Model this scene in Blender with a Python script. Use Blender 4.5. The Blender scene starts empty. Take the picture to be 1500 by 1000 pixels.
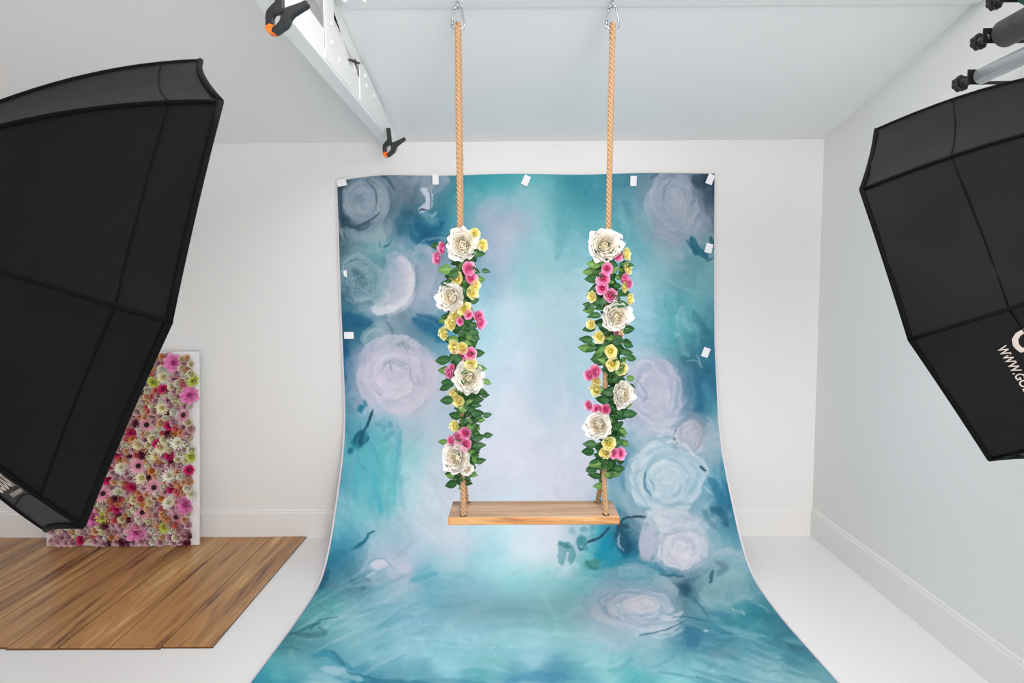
import bpy, bmesh, math, random
import numpy as np
from mathutils import Vector, Matrix, Quaternion
from mathutils.bvhtree import BVHTree

C = bpy.context.scene.collection
SC = bpy.context.scene
PI = math.pi

# ------------------------------------------------------------------ camera
F_PX = 918.45
PITCH, YAW, ROLL = 0.07849, -0.00469, -0.00611
CAM = np.array([0.0, 0.0, 1.593])
cp, sp, cy, sy = math.cos(PITCH), math.sin(PITCH), math.cos(YAW), math.sin(YAW)
FWD = np.array([sy*cp, cy*cp, -sp]); RGT = np.array([cy, -sy, 0.0]); UPV = np.cross(RGT, FWD)
c_, s_ = math.cos(ROLL), math.sin(ROLL)
RGT, UPV = c_*RGT + s_*UPV, -s_*RGT + c_*UPV
cd = bpy.data.cameras.new('camera'); cam = bpy.data.objects.new('camera', cd); C.objects.link(cam)
cd.sensor_fit = 'HORIZONTAL'; cd.sensor_width = 36.0; cd.lens = 36.0*F_PX/1500.0; cd.clip_start = 0.05
m = Matrix.Identity(4)
for i in range(3):
    m[i][0] = RGT[i]; m[i][1] = UPV[i]; m[i][2] = -FWD[i]; m[i][3] = CAM[i]
cam.matrix_world = m
SC.camera = cam
SC.view_settings.view_transform = 'Standard'; SC.view_settings.look = 'None'
SC.view_settings.gamma = 1.0; SC.view_settings.use_curve_mapping = False
SC.view_settings.exposure = 0.58

# ------------------------------------------------------------------ light
w = bpy.data.worlds.new('world'); SC.world = w; w.use_nodes = True
w.node_tree.nodes['Background'].inputs[0].default_value = (0.92, 0.95, 1.0, 1)
w.node_tree.nodes['Background'].inputs[1].default_value = 0.15
def area(name, loc, target, sx, sy_, power, col):
    l = bpy.data.lights.new(name, 'AREA'); l.shape = 'RECTANGLE'; l.size = sx; l.size_y = sy_
    l.energy = power; l.color = col
    o = bpy.data.objects.new(name, l); C.objects.link(o); o.location = loc
    o.rotation_euler = (Vector(target)-Vector(loc)).to_track_quat('-Z', 'Y').to_euler()
    return o
area('front_fill_light', (0.9, -2.35, 1.35), (0.8, 4, 1.2), 1.6, 1.7, 80, (1.0, 0.955, 0.94))  # added soft front light to brighten the room, not a known window
area('overhead_fill_light', (0.15, 1.3, 2.9), (0.95, 1.8, 0), 1.0, 1.0, 28, (1.0, 0.96, 0.95))  # added fill above the frame, lifts the floor and right wall

# ------------------------------------------------------------------ helpers
def ray(x, y): return FWD + (x-750)/F_PX*RGT + (500-y)/F_PX*UPV
def onY(x, y, v): d = ray(x, y); return Vector(CAM + d*(v/d[1]))
def onX(x, y, v): d = ray(x, y); return Vector(CAM + d*(v/d[0]))
def onZ(x, y, v): d = ray(x, y); return Vector(CAM + d*((v-CAM[2])/d[2]))
def s2l(c): return c/12.92 if c <= .04045 else ((c+.055)/1.055)**2.4
def rgb(r, g, b): return (s2l(r/255), s2l(g/255), s2l(b/255), 1)
def link_mesh(name, me, mat, parent=None):
    if mat is not None:
        for mm in (mat if isinstance(mat, (list, tuple)) else [mat]): me.materials.append(mm)
    o = bpy.data.objects.new(name, me); C.objects.link(o)
    if parent is not None: o.parent = parent
    return o
def obj(name, bm, mat, parent=None, smooth=False):
    me = bpy.data.meshes.new(name)
    bmesh.ops.recalc_face_normals(bm, faces=bm.faces[:])
    bm.to_mesh(me); bm.free()
    if smooth:
        for p in me.polygons: p.use_smooth = True
    return link_mesh(name, me, mat, parent)
def inst(name, me, parent, mw):
    o = bpy.data.objects.new(name, me); C.objects.link(o)
    o.parent = parent; o.matrix_local = mw
    return o
def thing(name, label, cat, loc=(0, 0, 0), group=None):
    o = bpy.data.objects.new(name, None); C.objects.link(o); o.location = loc
    o.empty_display_size = .05
    tag(o, label, cat, group); return o
def tag(o, label, cat, group=None):
    o['label'] = label; o['category'] = cat; o['kind'] = 'thing'
    if group: o['group'] = group
    return o
def struct(name, bm, mat, smooth=False):
    o = obj(name, bm, mat, None, smooth); o['kind'] = 'structure'; return o
def box(bm, a, b, bev=0):
    x0, y0, z0 = a; x1, y1, z1 = b
    vs = [bm.verts.new(p) for p in ((x0,y0,z0),(x1,y0,z0),(x1,y1,z0),(x0,y1,z0),(x0,y0,z1),(x1,y0,z1),(x1,y1,z1),(x0,y1,z1))]
    fs = [bm.faces.new([vs[i] for i in f]) for f in ((0,3,2,1),(4,5,6,7),(0,1,5,4),(1,2,6,5),(2,3,7,6),(3,0,4,7))]
    if bev:
        es = list({e for f in fs for e in f.edges})
        bmesh.ops.bevel(bm, geom=es, offset=bev, segments=2, affect='EDGES', profile=.5)
    return vs
def prism(bm, poly, axis, a, b):
    """polygon extruded along an axis (0/1/2) from a to b; poly in the other two axes in order"""
    o = [i for i in range(3) if i != axis]
    def mk(p, t):
        v = [0, 0, 0]; v[o[0]] = p[0]; v[o[1]] = p[1]; v[axis] = t; return bm.verts.new(v)
    A = [mk(p, a) for p in poly]; B = [mk(p, b) for p in poly]; n = len(poly)
    bm.faces.new(A); bm.faces.new(B[::-1])
    for i in range(n): bm.faces.new((A[i], B[i], B[(i+1) % n], A[(i+1) % n]))
def frames(pts, closed=False):
    pts = [Vector(p) for p in pts]; n = len(pts); T = []
    for i in range(n):
        a = pts[(i-1) % n] if (closed or i > 0) else pts[0]
        b = pts[(i+1) % n] if (closed or i < n-1) else pts[-1]
        T.append((b-a).normalized())
    up = Vector((0, 0, 1)) if abs(T[0].z) < .9 else Vector((1, 0, 0))
    N = (up - T[0]*up.dot(T[0])).normalized(); out = []
    for i in range(n):
        N = (N - T[i]*N.dot(T[i])).normalized(); out.append((pts[i], T[i], N, T[i].cross(N)))
    return out
def tube(bm, pts, r, seg=8, closed=False, cap=True):
    fr = frames(pts, closed); rings = []
    for i, (p, t, n, b) in enumerate(fr):
        rr = r[i] if isinstance(r, (list, tuple)) else r
        rings.append([bm.verts.new(p + (n*math.cos(k*2*PI/seg) + b*math.sin(k*2*PI/seg))*rr) for k in range(seg)])
    m_ = len(rings)
    for i in range(m_ if closed else m_-1):
        A, B = rings[i], rings[(i+1) % m_]
        for k in range(seg): bm.faces.new((A[k], A[(k+1) % seg], B[(k+1) % seg], B[k]))
    if cap and not closed:
        bm.faces.new(rings[0][::-1]); bm.faces.new(rings[-1])
def bez(p0, p1, p2, n):
    return [Vector(p0)*(1-t)**2 + Vector(p1)*2*t*(1-t) + Vector(p2)*t*t for t in [i/(n-1) for i in range(n)]]

# ------------------------------------------------------------------ materials
def mat(name, col, rough=.5, metal=0., bump=0., bscale=200., spec=.5, var=0., vscale=6., trans=0., sheen=0.):
    m = bpy.data.materials.new(name); m.use_nodes = True
    nt = m.node_tree; b = nt.nodes['Principled BSDF']
    b.inputs['Base Color'].default_value = col; b.inputs['Roughness'].default_value = rough
    b.inputs['Metallic'].default_value = metal; b.inputs['Specular IOR Level'].default_value = spec
    if sheen: b.inputs['Sheen Weight'].default_value = sheen
    tc = nt.nodes.new('ShaderNodeTexCoord')
    n = nt.nodes.new('ShaderNodeTexNoise'); n.inputs['Scale'].default_value = vscale; n.inputs['Detail'].default_value = 5
    nt.links.new(tc.outputs['Object'], n.inputs['Vector'])
    mx = nt.nodes.new('ShaderNodeMix'); mx.data_type = 'RGBA'
    mx.inputs['A'].default_value = tuple(c*(1-var) for c in col[:3])+(1,)
    mx.inputs['B'].default_value = tuple(min(1, c*(1+var)) for c in col[:3])+(1,)
    nt.links.new(n.outputs['Fac'], mx.inputs['Factor']); nt.links.new(mx.outputs['Result'], b.inputs['Base Color'])
    if bump:
        n2 = nt.nodes.new('ShaderNodeTexNoise'); n2.inputs['Scale'].default_value = bscale; n2.inputs['Detail'].default_value = 3
        nt.links.new(tc.outputs['Object'], n2.inputs['Vector'])
        bp = nt.nodes.new('ShaderNodeBump'); bp.inputs['Strength'].default_value = bump; bp.inputs['Distance'].default_value = .002
        nt.links.new(n2.outputs['Fac'], bp.inputs['Height']); nt.links.new(bp.outputs['Normal'], b.inputs['Normal'])
    return m
M_wall = mat('white_wall_paint', rgb(232,232,231), .55, bump=.06, bscale=90, var=.012, vscale=1.2)
M_ceil = mat('ceiling_paint', rgb(243,243,243), .6, bump=.05, bscale=90, var=.01, vscale=1.)
M_trim = mat('trim_gloss_paint', rgb(234,234,233), .35, var=.008, vscale=3)
M_steel = mat('truss_white_enamel', rgb(250,250,249), .42, bump=.12, bscale=25, var=.02, vscale=12)
M_floor = mat('white_vinyl_floor', rgb(241,241,241), .28, var=.012, vscale=2.2, bump=.03, bscale=40, spec=.45)
M_blackfab = mat('black_nylon_fabric', rgb(10,9,11), .55, bump=.7, bscale=13, var=.25, vscale=9, spec=.13)
M_piping = mat('black_binding_tape', rgb(7,7,8), .8, spec=.08, bump=.3, bscale=300, var=.2, vscale=60)
M_blackmetal = mat('black_powder_coat', rgb(22,22,23), .38, bump=.1, bscale=400, var=.1, vscale=30)
M_rubber = mat('black_rubber', rgb(20,20,21), .55, bump=.1, bscale=300, var=.15, vscale=50)
M_silverfab = mat('silver_lining', rgb(205,206,208), .35, .3, var=.05, vscale=30)
M_diff = mat('white_diffusion_cloth', rgb(238,238,238), .8, var=.01, vscale=50)
M_chrome = mat('zinc_plated_steel', rgb(190,192,196), .22, .95, var=.06, vscale=80)
M_orange = mat('orange_plastic', rgb(255,110,20), .4, var=.08, vscale=60)
M_clamp = mat('black_nylon_plastic', rgb(30,30,33), .38, bump=.15, bscale=250, var=.15, vscale=80)
M_print = mat('pale_ink_print', rgb(178,168,160), .7, var=.03, vscale=90)
M_tape = mat('white_gaffer_tape', rgb(244,244,248), .55, bump=.2, bscale=220, var=.015, vscale=60)
M_hem = mat('white_overlock_thread', rgb(226,222,230), .85, bump=.6, bscale=350, var=.12, vscale=160)
M_fabback = mat('white_fabric_back', rgb(228,228,230), .85, var=.02, vscale=30)
M_paperroll = mat('grey_paper_tube', rgb(82,82,83), .62, bump=.1, bscale=120, var=.06, vscale=8)
M_green = mat('green_paper_tube', rgb(10,105,88), .6, var=.05, vscale=8)
M_logo = mat('dark_grey_print', rgb(50,50,52), .6, var=.05, vscale=40)
def streak_mat(name, cols, stops, rough, axis_scale, bump=.1, dist=1.5, rand=True, spec=.5, fine=.12, groove=0.):
    m = bpy.data.materials.new(name); m.use_nodes = True
    nt = m.node_tree; N = nt.nodes; L = nt.links; b = N['Principled BSDF']
    b.inputs['Roughness'].default_value = rough; b.inputs['Specular IOR Level'].default_value = spec
    tc = N.new('ShaderNodeTexCoord'); mp = N.new('ShaderNodeMapping'); mp.inputs['Scale'].default_value = axis_scale
    L.new(tc.outputs['Object'], mp.inputs['Vector'])
    oi = N.new('ShaderNodeObjectInfo'); ml = N.new('ShaderNodeMath'); ml.operation = 'MULTIPLY'; ml.inputs[1].default_value = 37. if rand else 0.
    L.new(oi.outputs['Random'], ml.inputs[0])
    cb = N.new('ShaderNodeCombineXYZ'); L.new(ml.outputs[0], cb.inputs[0]); L.new(ml.outputs[0], cb.inputs[1])
    ad = N.new('ShaderNodeVectorMath'); ad.operation = 'ADD'; L.new(mp.outputs[0], ad.inputs[0]); L.new(cb.outputs[0], ad.inputs[1])
    n1 = N.new('ShaderNodeTexNoise'); n1.inputs['Scale'].default_value = 1.; n1.inputs['Detail'].default_value = 7; n1.inputs['Roughness'].default_value = .6; n1.inputs['Distortion'].default_value = dist
    L.new(ad.outputs[0], n1.inputs['Vector'])
    n2 = N.new('ShaderNodeTexNoise'); n2.inputs['Scale'].default_value = 7.; n2.inputs['Detail'].default_value = 4
    L.new(ad.outputs[0], n2.inputs['Vector'])
    mx = N.new('ShaderNodeMath'); mx.operation = 'MULTIPLY_ADD'; mx.inputs[1].default_value = .22
    L.new(n2.outputs['Fac'], mx.inputs[0]); 
    ms = N.new('ShaderNodeMath'); ms.operation = 'MULTIPLY_ADD'; ms.inputs[1].default_value = 1.; ms.inputs[2].default_value = -.11
    L.new(n1.outputs['Fac'], ms.inputs[0]); L.new(ms.outputs[0], mx.inputs[2])
    n3 = N.new('ShaderNodeTexNoise'); n3.inputs['Scale'].default_value = 24.; n3.inputs['Detail'].default_value = 3
    L.new(ad.outputs[0], n3.inputs['Vector'])
    m3 = N.new('ShaderNodeMath'); m3.operation = 'MULTIPLY_ADD'; m3.inputs[1].default_value = fine; 
    m4 = N.new('ShaderNodeMath'); m4.operation = 'ADD'; m4.inputs[1].default_value = -fine/2
    L.new(mx.outputs[0], m4.inputs[0]); L.new(n3.outputs['Fac'], m3.inputs[0]); L.new(m4.outputs[0], m3.inputs[2]); mx = m3
    cr = N.new('ShaderNodeValToRGB'); e = cr.color_ramp.elements
    while len(e) < len(cols): e.new(.5)
    for k, (c, s) in enumerate(zip(cols, stops)): e[k].position = s; e[k].color = c
    L.new(mx.outputs[0], cr.inputs['Fac']); L.new(cr.outputs['Color'], b.inputs['Base Color'])
    if groove:   # painted bevel line along both long edges of a laminate board
        sx = N.new('ShaderNodeSeparateXYZ'); L.new(tc.outputs['Object'], sx.inputs[0])
        ab = N.new('ShaderNodeMath'); ab.operation = 'ABSOLUTE'; L.new(sx.outputs[0], ab.inputs[0])
        gt = N.new('ShaderNodeMath'); gt.operation = 'GREATER_THAN'; gt.inputs[1].default_value = groove; L.new(ab.outputs[0], gt.inputs[0])
        mc = N.new('ShaderNodeMix'); mc.data_type = 'RGBA'; L.new(gt.outputs[0], mc.inputs['Factor']); L.new(cr.outputs['Color'], mc.inputs['A']); mc.inputs['B'].default_value = rgb(86, 58, 36)
        L.new(mc.outputs['Result'], b.inputs['Base Color'])
    bp = N.new('ShaderNodeBump'); bp.inputs['Strength'].default_value = bump; bp.inputs['Distance'].default_value = .001
    L.new(n2.outputs['Fac'], bp.inputs['Height']); L.new(bp.outputs['Normal'], b.inputs['Normal'])
    return m
M_plank = streak_mat('walnut_laminate', [rgb(92,62,40), rgb(156,112,70), rgb(184,136,86), rgb(190,144,92), rgb(222,182,128)], [.31, .40, .50, .58, .70], .3, (8.5, .6, 8.5), .03, 1.6, spec=.4, fine=.16, groove=.1142)
M_plankedge = mat('plank_core_edge', rgb(104,70,42), .6, var=.15, vscale=60)
M_seat = streak_mat('oiled_pine_board', [rgb(150,112,82), rgb(190,150,116), rgb(212,176,142), rgb(226,194,162)], [.25, .45, .58, .75], .45, (1.3, 26, 26), .15, .6, rand=False)
M_seatedge = streak_mat('pine_board_front_edge', [rgb(168,108,60), rgb(206,150,92), rgb(230,182,126)], [.3, .5, .7], .45, (1.6, 22, 22), .15, 1.2, rand=False)
M_rope = mat('jute_rope_fibre', rgb(190,152,114), .85, bump=.8, bscale=500, var=.22, vscale=120)
M_canvas = mat('white_canvas_board', rgb(234,234,236), .6, var=.01, vscale=12)
M_alu = mat('silver_foil_tube', rgb(214,219,222), .25, .55, var=.05, vscale=3)

# ------------------------------------------------------------------ room shell
XR, XL, YB, YF = 1.934, -3.9, 4.0, -2.6
ZB = 2.53                      # ceiling height where it meets the back wall
SL = 0.205                     # slope of the ceiling, rising from the back wall
YRIDGE = 0.7
def zc(y): return ZB + SL*(YB-y) if y > YRIDGE else ZB + SL*(YB-YRIDGE) - SL*(YRIDGE-y)
bm = bmesh.new(); box(bm, (XL-.1, YF-.1, -.1), (XR+.1, YB+.1, 0)); struct('floor', bm, M_floor)
bm = bmesh.new(); box(bm, (XL-.1, YB, 0), (XR+.1, YB+.1, ZB)); struct('wall_back', bm, M_wall)
prof = [(YF, 0), (YB, 0), (YB, ZB), (YRIDGE, zc(YRIDGE)), (YF, zc(YF))]
bm = bmesh.new(); prism(bm, prof, 0, XR, XR+.1); struct('wall_right', bm, M_wall)
bm = bmesh.new(); prism(bm, prof, 0, XL-.1, XL); struct('wall_left', bm, M_wall)
# front wall, behind the camera, with a wide window opening
ZF = zc(YF); bm = bmesh.new()
box(bm, (XL, YF-.1, 0), (-2.0, YF, ZF)); box(bm, (1.6, YF-.1, 0), (XR, YF, ZF))
box(bm, (-2.0, YF-.1, 0), (1.6, YF, .4)); box(bm, (-2.0, YF-.1, 2.6), (1.6, YF, ZF))
struct('wall_front', bm, M_wall)
bm = bmesh.new()
prism(bm, [(YF-.1, zc(YF)), (YRIDGE, zc(YRIDGE)), (YB+.1, ZB-SL*.1), (YB+.1, ZB+.06), (YRIDGE, zc(YRIDGE)+.08), (YF-.1, zc(YF)+.08)], 0, XL-.1, XR+.1)
struct('ceiling', bm, M_ceil)
bm = bmesh.new(); prism(bm, [(YB, 0), (YB-.016, 0), (YB-.016, .162), (YB-.011, .168), (YB-.011, .178), (YB-.005, .184), (YB, .184)], 0, XL, XR); struct('baseboard_back', bm, M_trim)
bm = bmesh.new(); prism(bm, [(XR, 0), (XR-.016, 0), (XR-.016, .162), (XR-.011, .168), (XR-.011, .178), (XR-.005, .184), (XR, .184)], 1, YF, YB-.016); struct('baseboard_right', bm, M_trim)
bm = bmesh.new(); prism(bm, [(XL, 0), (XL+.016, 0), (XL+.016, .162), (XL+.011, .168), (XL+.011, .178), (XL+.005, .184), (XL, .184)], 1, YF, YB-.016); struct('baseboard_left', bm, M_trim)

# ------------------------------------------------------------------ roof truss and purlin beam
TX0, TX1 = -.785, -.722
truss = thing('roof_truss', 'white painted roof truss running from the back wall to overhead, with bolted plates', 'truss', (TX0, YB, 2.5))
def tpart(name, bm, m=M_steel, smooth=False):
    o = obj(name, bm, m, truss, smooth); o.matrix_parent_inverse = Matrix.Translation(truss.location).inverted(); return o
CZ0, CZ1 = 2.478, 2.60
bm = bmesh.new(); box(bm, (TX0, -1.2, CZ0), (TX1, YB, CZ1), .003)
tpart('bottom_chord', bm)
bm = bmesh.new()
pr = [(YB, 2.50), (YB, ZB-.004), (YRIDGE, zc(YRIDGE)-.004), (YRIDGE, zc(YRIDGE)-.10), (3.6, zc(3.6)-.085)]
prism(bm, pr, 0, TX0+.012, TX1-.012); tpart('rafter', bm)
bm = bmesh.new(); box(bm, (TX1, 2.47, 2.50), (TX1+.006, 2.60, zc(2.6)-.01), .002); tpart('post', bm)
bm = bmesh.new(); box(bm, (TX0+.012, 1.2, CZ1), (TX1-.012, 1.3, zc(1.3)-.08), .002); tpart('post', bm)
# web bars
def bar(y0, z0, y1, z1, h=.028):
    bm = bmesh.new(); d = Vector((y1-y0, z1-z0)).normalized(); n = Vector((-d.y, d.x))*h/2
    prism(bm, [(y0+n.x, z0+n.y), (y1+n.x, z1+n.y), (y1-n.x, z1-n.y), (y0-n.x, z0-n.y)], 0, TX0+.02, TX1-.012)
    tpart('web_bar', bm)
bar(2.50, 2.80, 2.95, 2.60); bar(3.05, 2.585, 3.0, zc(3.0)-.06); bar(1.3, 2.62, 2.45, 2.78)
# gusset plates
bm = bmesh.new(); prism(bm, [(2.47, 2.49), (2.85, 2.49), (2.80, 2.615), (2.62, 2.66), (2.47, 2.66)], 0, TX1, TX1+.005); tpart('gusset_plate', bm)
bm = bmesh.new(); prism(bm, [(3.02, 2.50), (3.98, 2.485), (3.98, 2.525), (3.10, zc(3.10)-.03), (3.02, 2.66)], 0, TX1, TX1+.004); tpart('gusset_plate', bm)
for (y, z) in ((2.53, 2.57), (2.66, 2.55), (2.53, 2.64), (2.53, 2.74), (3.12, 2.64), (3.14, 2.60), (3.3, 2.60)):
    bm = bmesh.new(); bmesh.ops.create_cone(bm, cap_ends=True, segments=6, radius1=.008, radius2=.007, depth=.008, matrix=Matrix.Translation((TX1+.014 if y < 2.6 else TX1+.007, y, z)) @ Matrix.Rotation(PI/2, 4, 'Y')); tpart('bolt', bm)
# dark strip painted as the shade in the gap between plate and rafter
M_gapshade = mat('gap_shade_grey', rgb(70, 70, 68), .8, var=.1, vscale=30)
bm = bmesh.new(); prism(bm, [(2.86, 2.62), (3.02, 2.66), (3.02, 2.666), (2.86, 2.626)], 0, TX1-.01, TX1+.006); tpart('joint_gap_shade', bm, M_gapshade)

BZ = 2.776
beam = thing('ceiling_beam', 'white painted cross beam under the ceiling that carries both swing hooks', 'beam', (0.5, 2.63, BZ))
bm = bmesh.new(); box(bm, (TX1+.014, 2.53, BZ), (XR, 2.72, zc(2.53)+.02), .004)
o = obj('beam_timber', bm, M_steel, beam); o.matrix_parent_inverse = Matrix.Translation(beam.location).inverted()
for px in (505, 534):
    p = onZ(px, 1.5, BZ)
    bm = bmesh.new(); bmesh.ops.create_cone(bm, cap_ends=True, segments=6, radius1=.009, radius2=.009, depth=.008, matrix=Matrix.Translation((p.x, p.y, BZ-.003)))
    o = obj('bolt', bm, M_steel, beam); o.matrix_parent_inverse = Matrix.Translation(beam.location).inverted()

# children whose geometry is written in world coordinates
def kid(name, bm, m, parent, smooth=False):
    o = obj(name, bm, m, None, smooth)
    o.parent = parent
    base = parent
    mw = Matrix.Identity(4)
    while base is not None:
        mw = base.matrix_basis if base.parent is None else mw
        base = base.parent
    if parent.parent is None:            # straight under the thing's empty
        o.matrix_parent_inverse = parent.matrix_basis.inverted()
    return o

# ------------------------------------------------------------------ printed backdrop (fabric sweep)
PROF = [(3.985, 2.325), (3.985, 2.0), (3.985, 1.6), (3.984, 1.25), (3.978, .97), (3.955, .76), (3.89, .585), (3.79, .44), (3.685, .305), (3.58, .178), (3.47, .083), (3.33, .02), (3.15, .006), (2.9, .005), (2.45, .005), (1.95, .005), (1.55, .005)]
PL = [-1.107, -1.103, -1.10, -1.094, -1.088, -1.085, -1.083, -1.082, -1.080, -1.078, -1.074, -1.068, -1.065, -1.066, -1.088, -1.10, -1.11]
PR = [1.250, 1.254, 1.260, 1.268, 1.285, 1.292, 1.296, 1.298, 1.300, 1.301, 1.300, 1.297, 1.290, 1.285, 1.300, 1.31, 1.32]
def smooth_poly(rows, n):
    rows = np.array(rows, float)
    d = np.r_[0, np.cumsum(np.hypot(np.diff(rows[:, 0]), np.diff(rows[:, 1])))]
    s = np.linspace(0, d[-1], 600)
    out = [np.interp(s, d, rows[:, k]) for k in range(rows.shape[1])]
    kern = np.hanning(41); kern /= kern.sum()
    res = []
    for o in out:
        pad = np.r_[2*o[0]-o[20:0:-1], o, 2*o[-1]-o[-2:-22:-1]]
        res.append(np.convolve(pad, kern, 'valid'))
    t = np.linspace(0, d[-1], n)
    return np.stack([np.interp(t, s, o) for o in res], 1), d[-1]
NV, NU = 760, 520
rows, plen = smooth_poly([(a, b, c, d) for (a, b), c, d in zip(PROF, PL, PR)], NV)
rows[:, 1] = np.maximum(rows[:, 1], .0045)
U = np.linspace(0, 1, NU)
XX = rows[:, 2:3]*(1-U) + rows[:, 3:4]*U
YY = np.repeat(rows[:, 0:1], NU, 1).copy(); ZZ = np.repeat(rows[:, 1:2], NU, 1).copy()
# slack in the top hem between the tape strips, gentle curl at the side edges
top = np.clip((ZZ-2.2)/.12, 0, 1)
ZZ -= top*(.035*np.clip(1-U/.16, 0, 1)**1.6)[None, :]
ZZ += top*(.004*np.sin(U*17))[None, :]
mid = np.clip((ZZ-.3)/.8, 0, 1)*np.clip((2.33-ZZ)/.5, 0, 1)
YY -= mid*(.006+.006*np.sin(U*5+1)+.004*np.sin(U*13+ZZ*2))
fl = np.clip(1-ZZ/.03, 0, 1)*np.clip((3.2-YY)/.3, 0, 1)
ZZ += fl*.0015*(1+np.sin(XX*7+YY*5))
def project(X, Y, Z):
    d = np.stack([X-CAM[0], Y-CAM[1], Z-CAM[2]], -1); z = d@FWD
    return 750+F_PX*(d@RGT)/z, 500-F_PX*(d@UPV)/z
PX, PY = project(XX, YY, ZZ)

PRINT_GAIN = 1.0
# ---- the flat print on the cloth, painted on a canvas (x 350..1250, y 240..1030) and fixed to the cloth vertices
CV_SAT, CV_CON, CV_OFF, CV_TINT = .95, 1.12, -22, (0, 0, 0)
KS = 1.4; CX0, CY0, CW_, CH_ = 350, 240, 900, 790
HN, WN = int(CH_*KS), int(CW_*KS)
gy, gx = np.mgrid[0:HN, 0:WN].astype(np.float32); gx = gx/KS+CX0; gy = gy/KS+CY0
prng = np.random.RandomState(4)
def vnoise(cell, seed, ax=1., oct_=1):
    out = np.zeros((HN, WN), np.float32); amp = 1.; tot = 0
    for o in range(oct_):
        r = np.random.RandomState(seed+o); c = cell/2**o*KS
        nh, nw = int(HN/c)+3, int(WN/(c*ax))+3; g = r.rand(nh, nw).astype(np.float32)
        yy = np.arange(HN)/c; xx = np.arange(WN)/(c*ax)
        y0 = yy.astype(int); x0 = xx.astype(int); fy = (yy-y0)[:, None]; fx = (xx-x0)[None]; fy = fy*fy*(3-2*fy); fx = fx*fx*(3-2*fx)
        a = g[y0][:, x0]; b_ = g[y0][:, x0+1]; c0 = g[y0+1][:, x0]; d = g[y0+1][:, x0+1]
        out += amp*((a*(1-fx)+b_*fx)*(1-fy)+(c0*(1-fx)+d*fx)*fy); tot += amp; amp *= .55
    return out/tot*2-1
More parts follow.
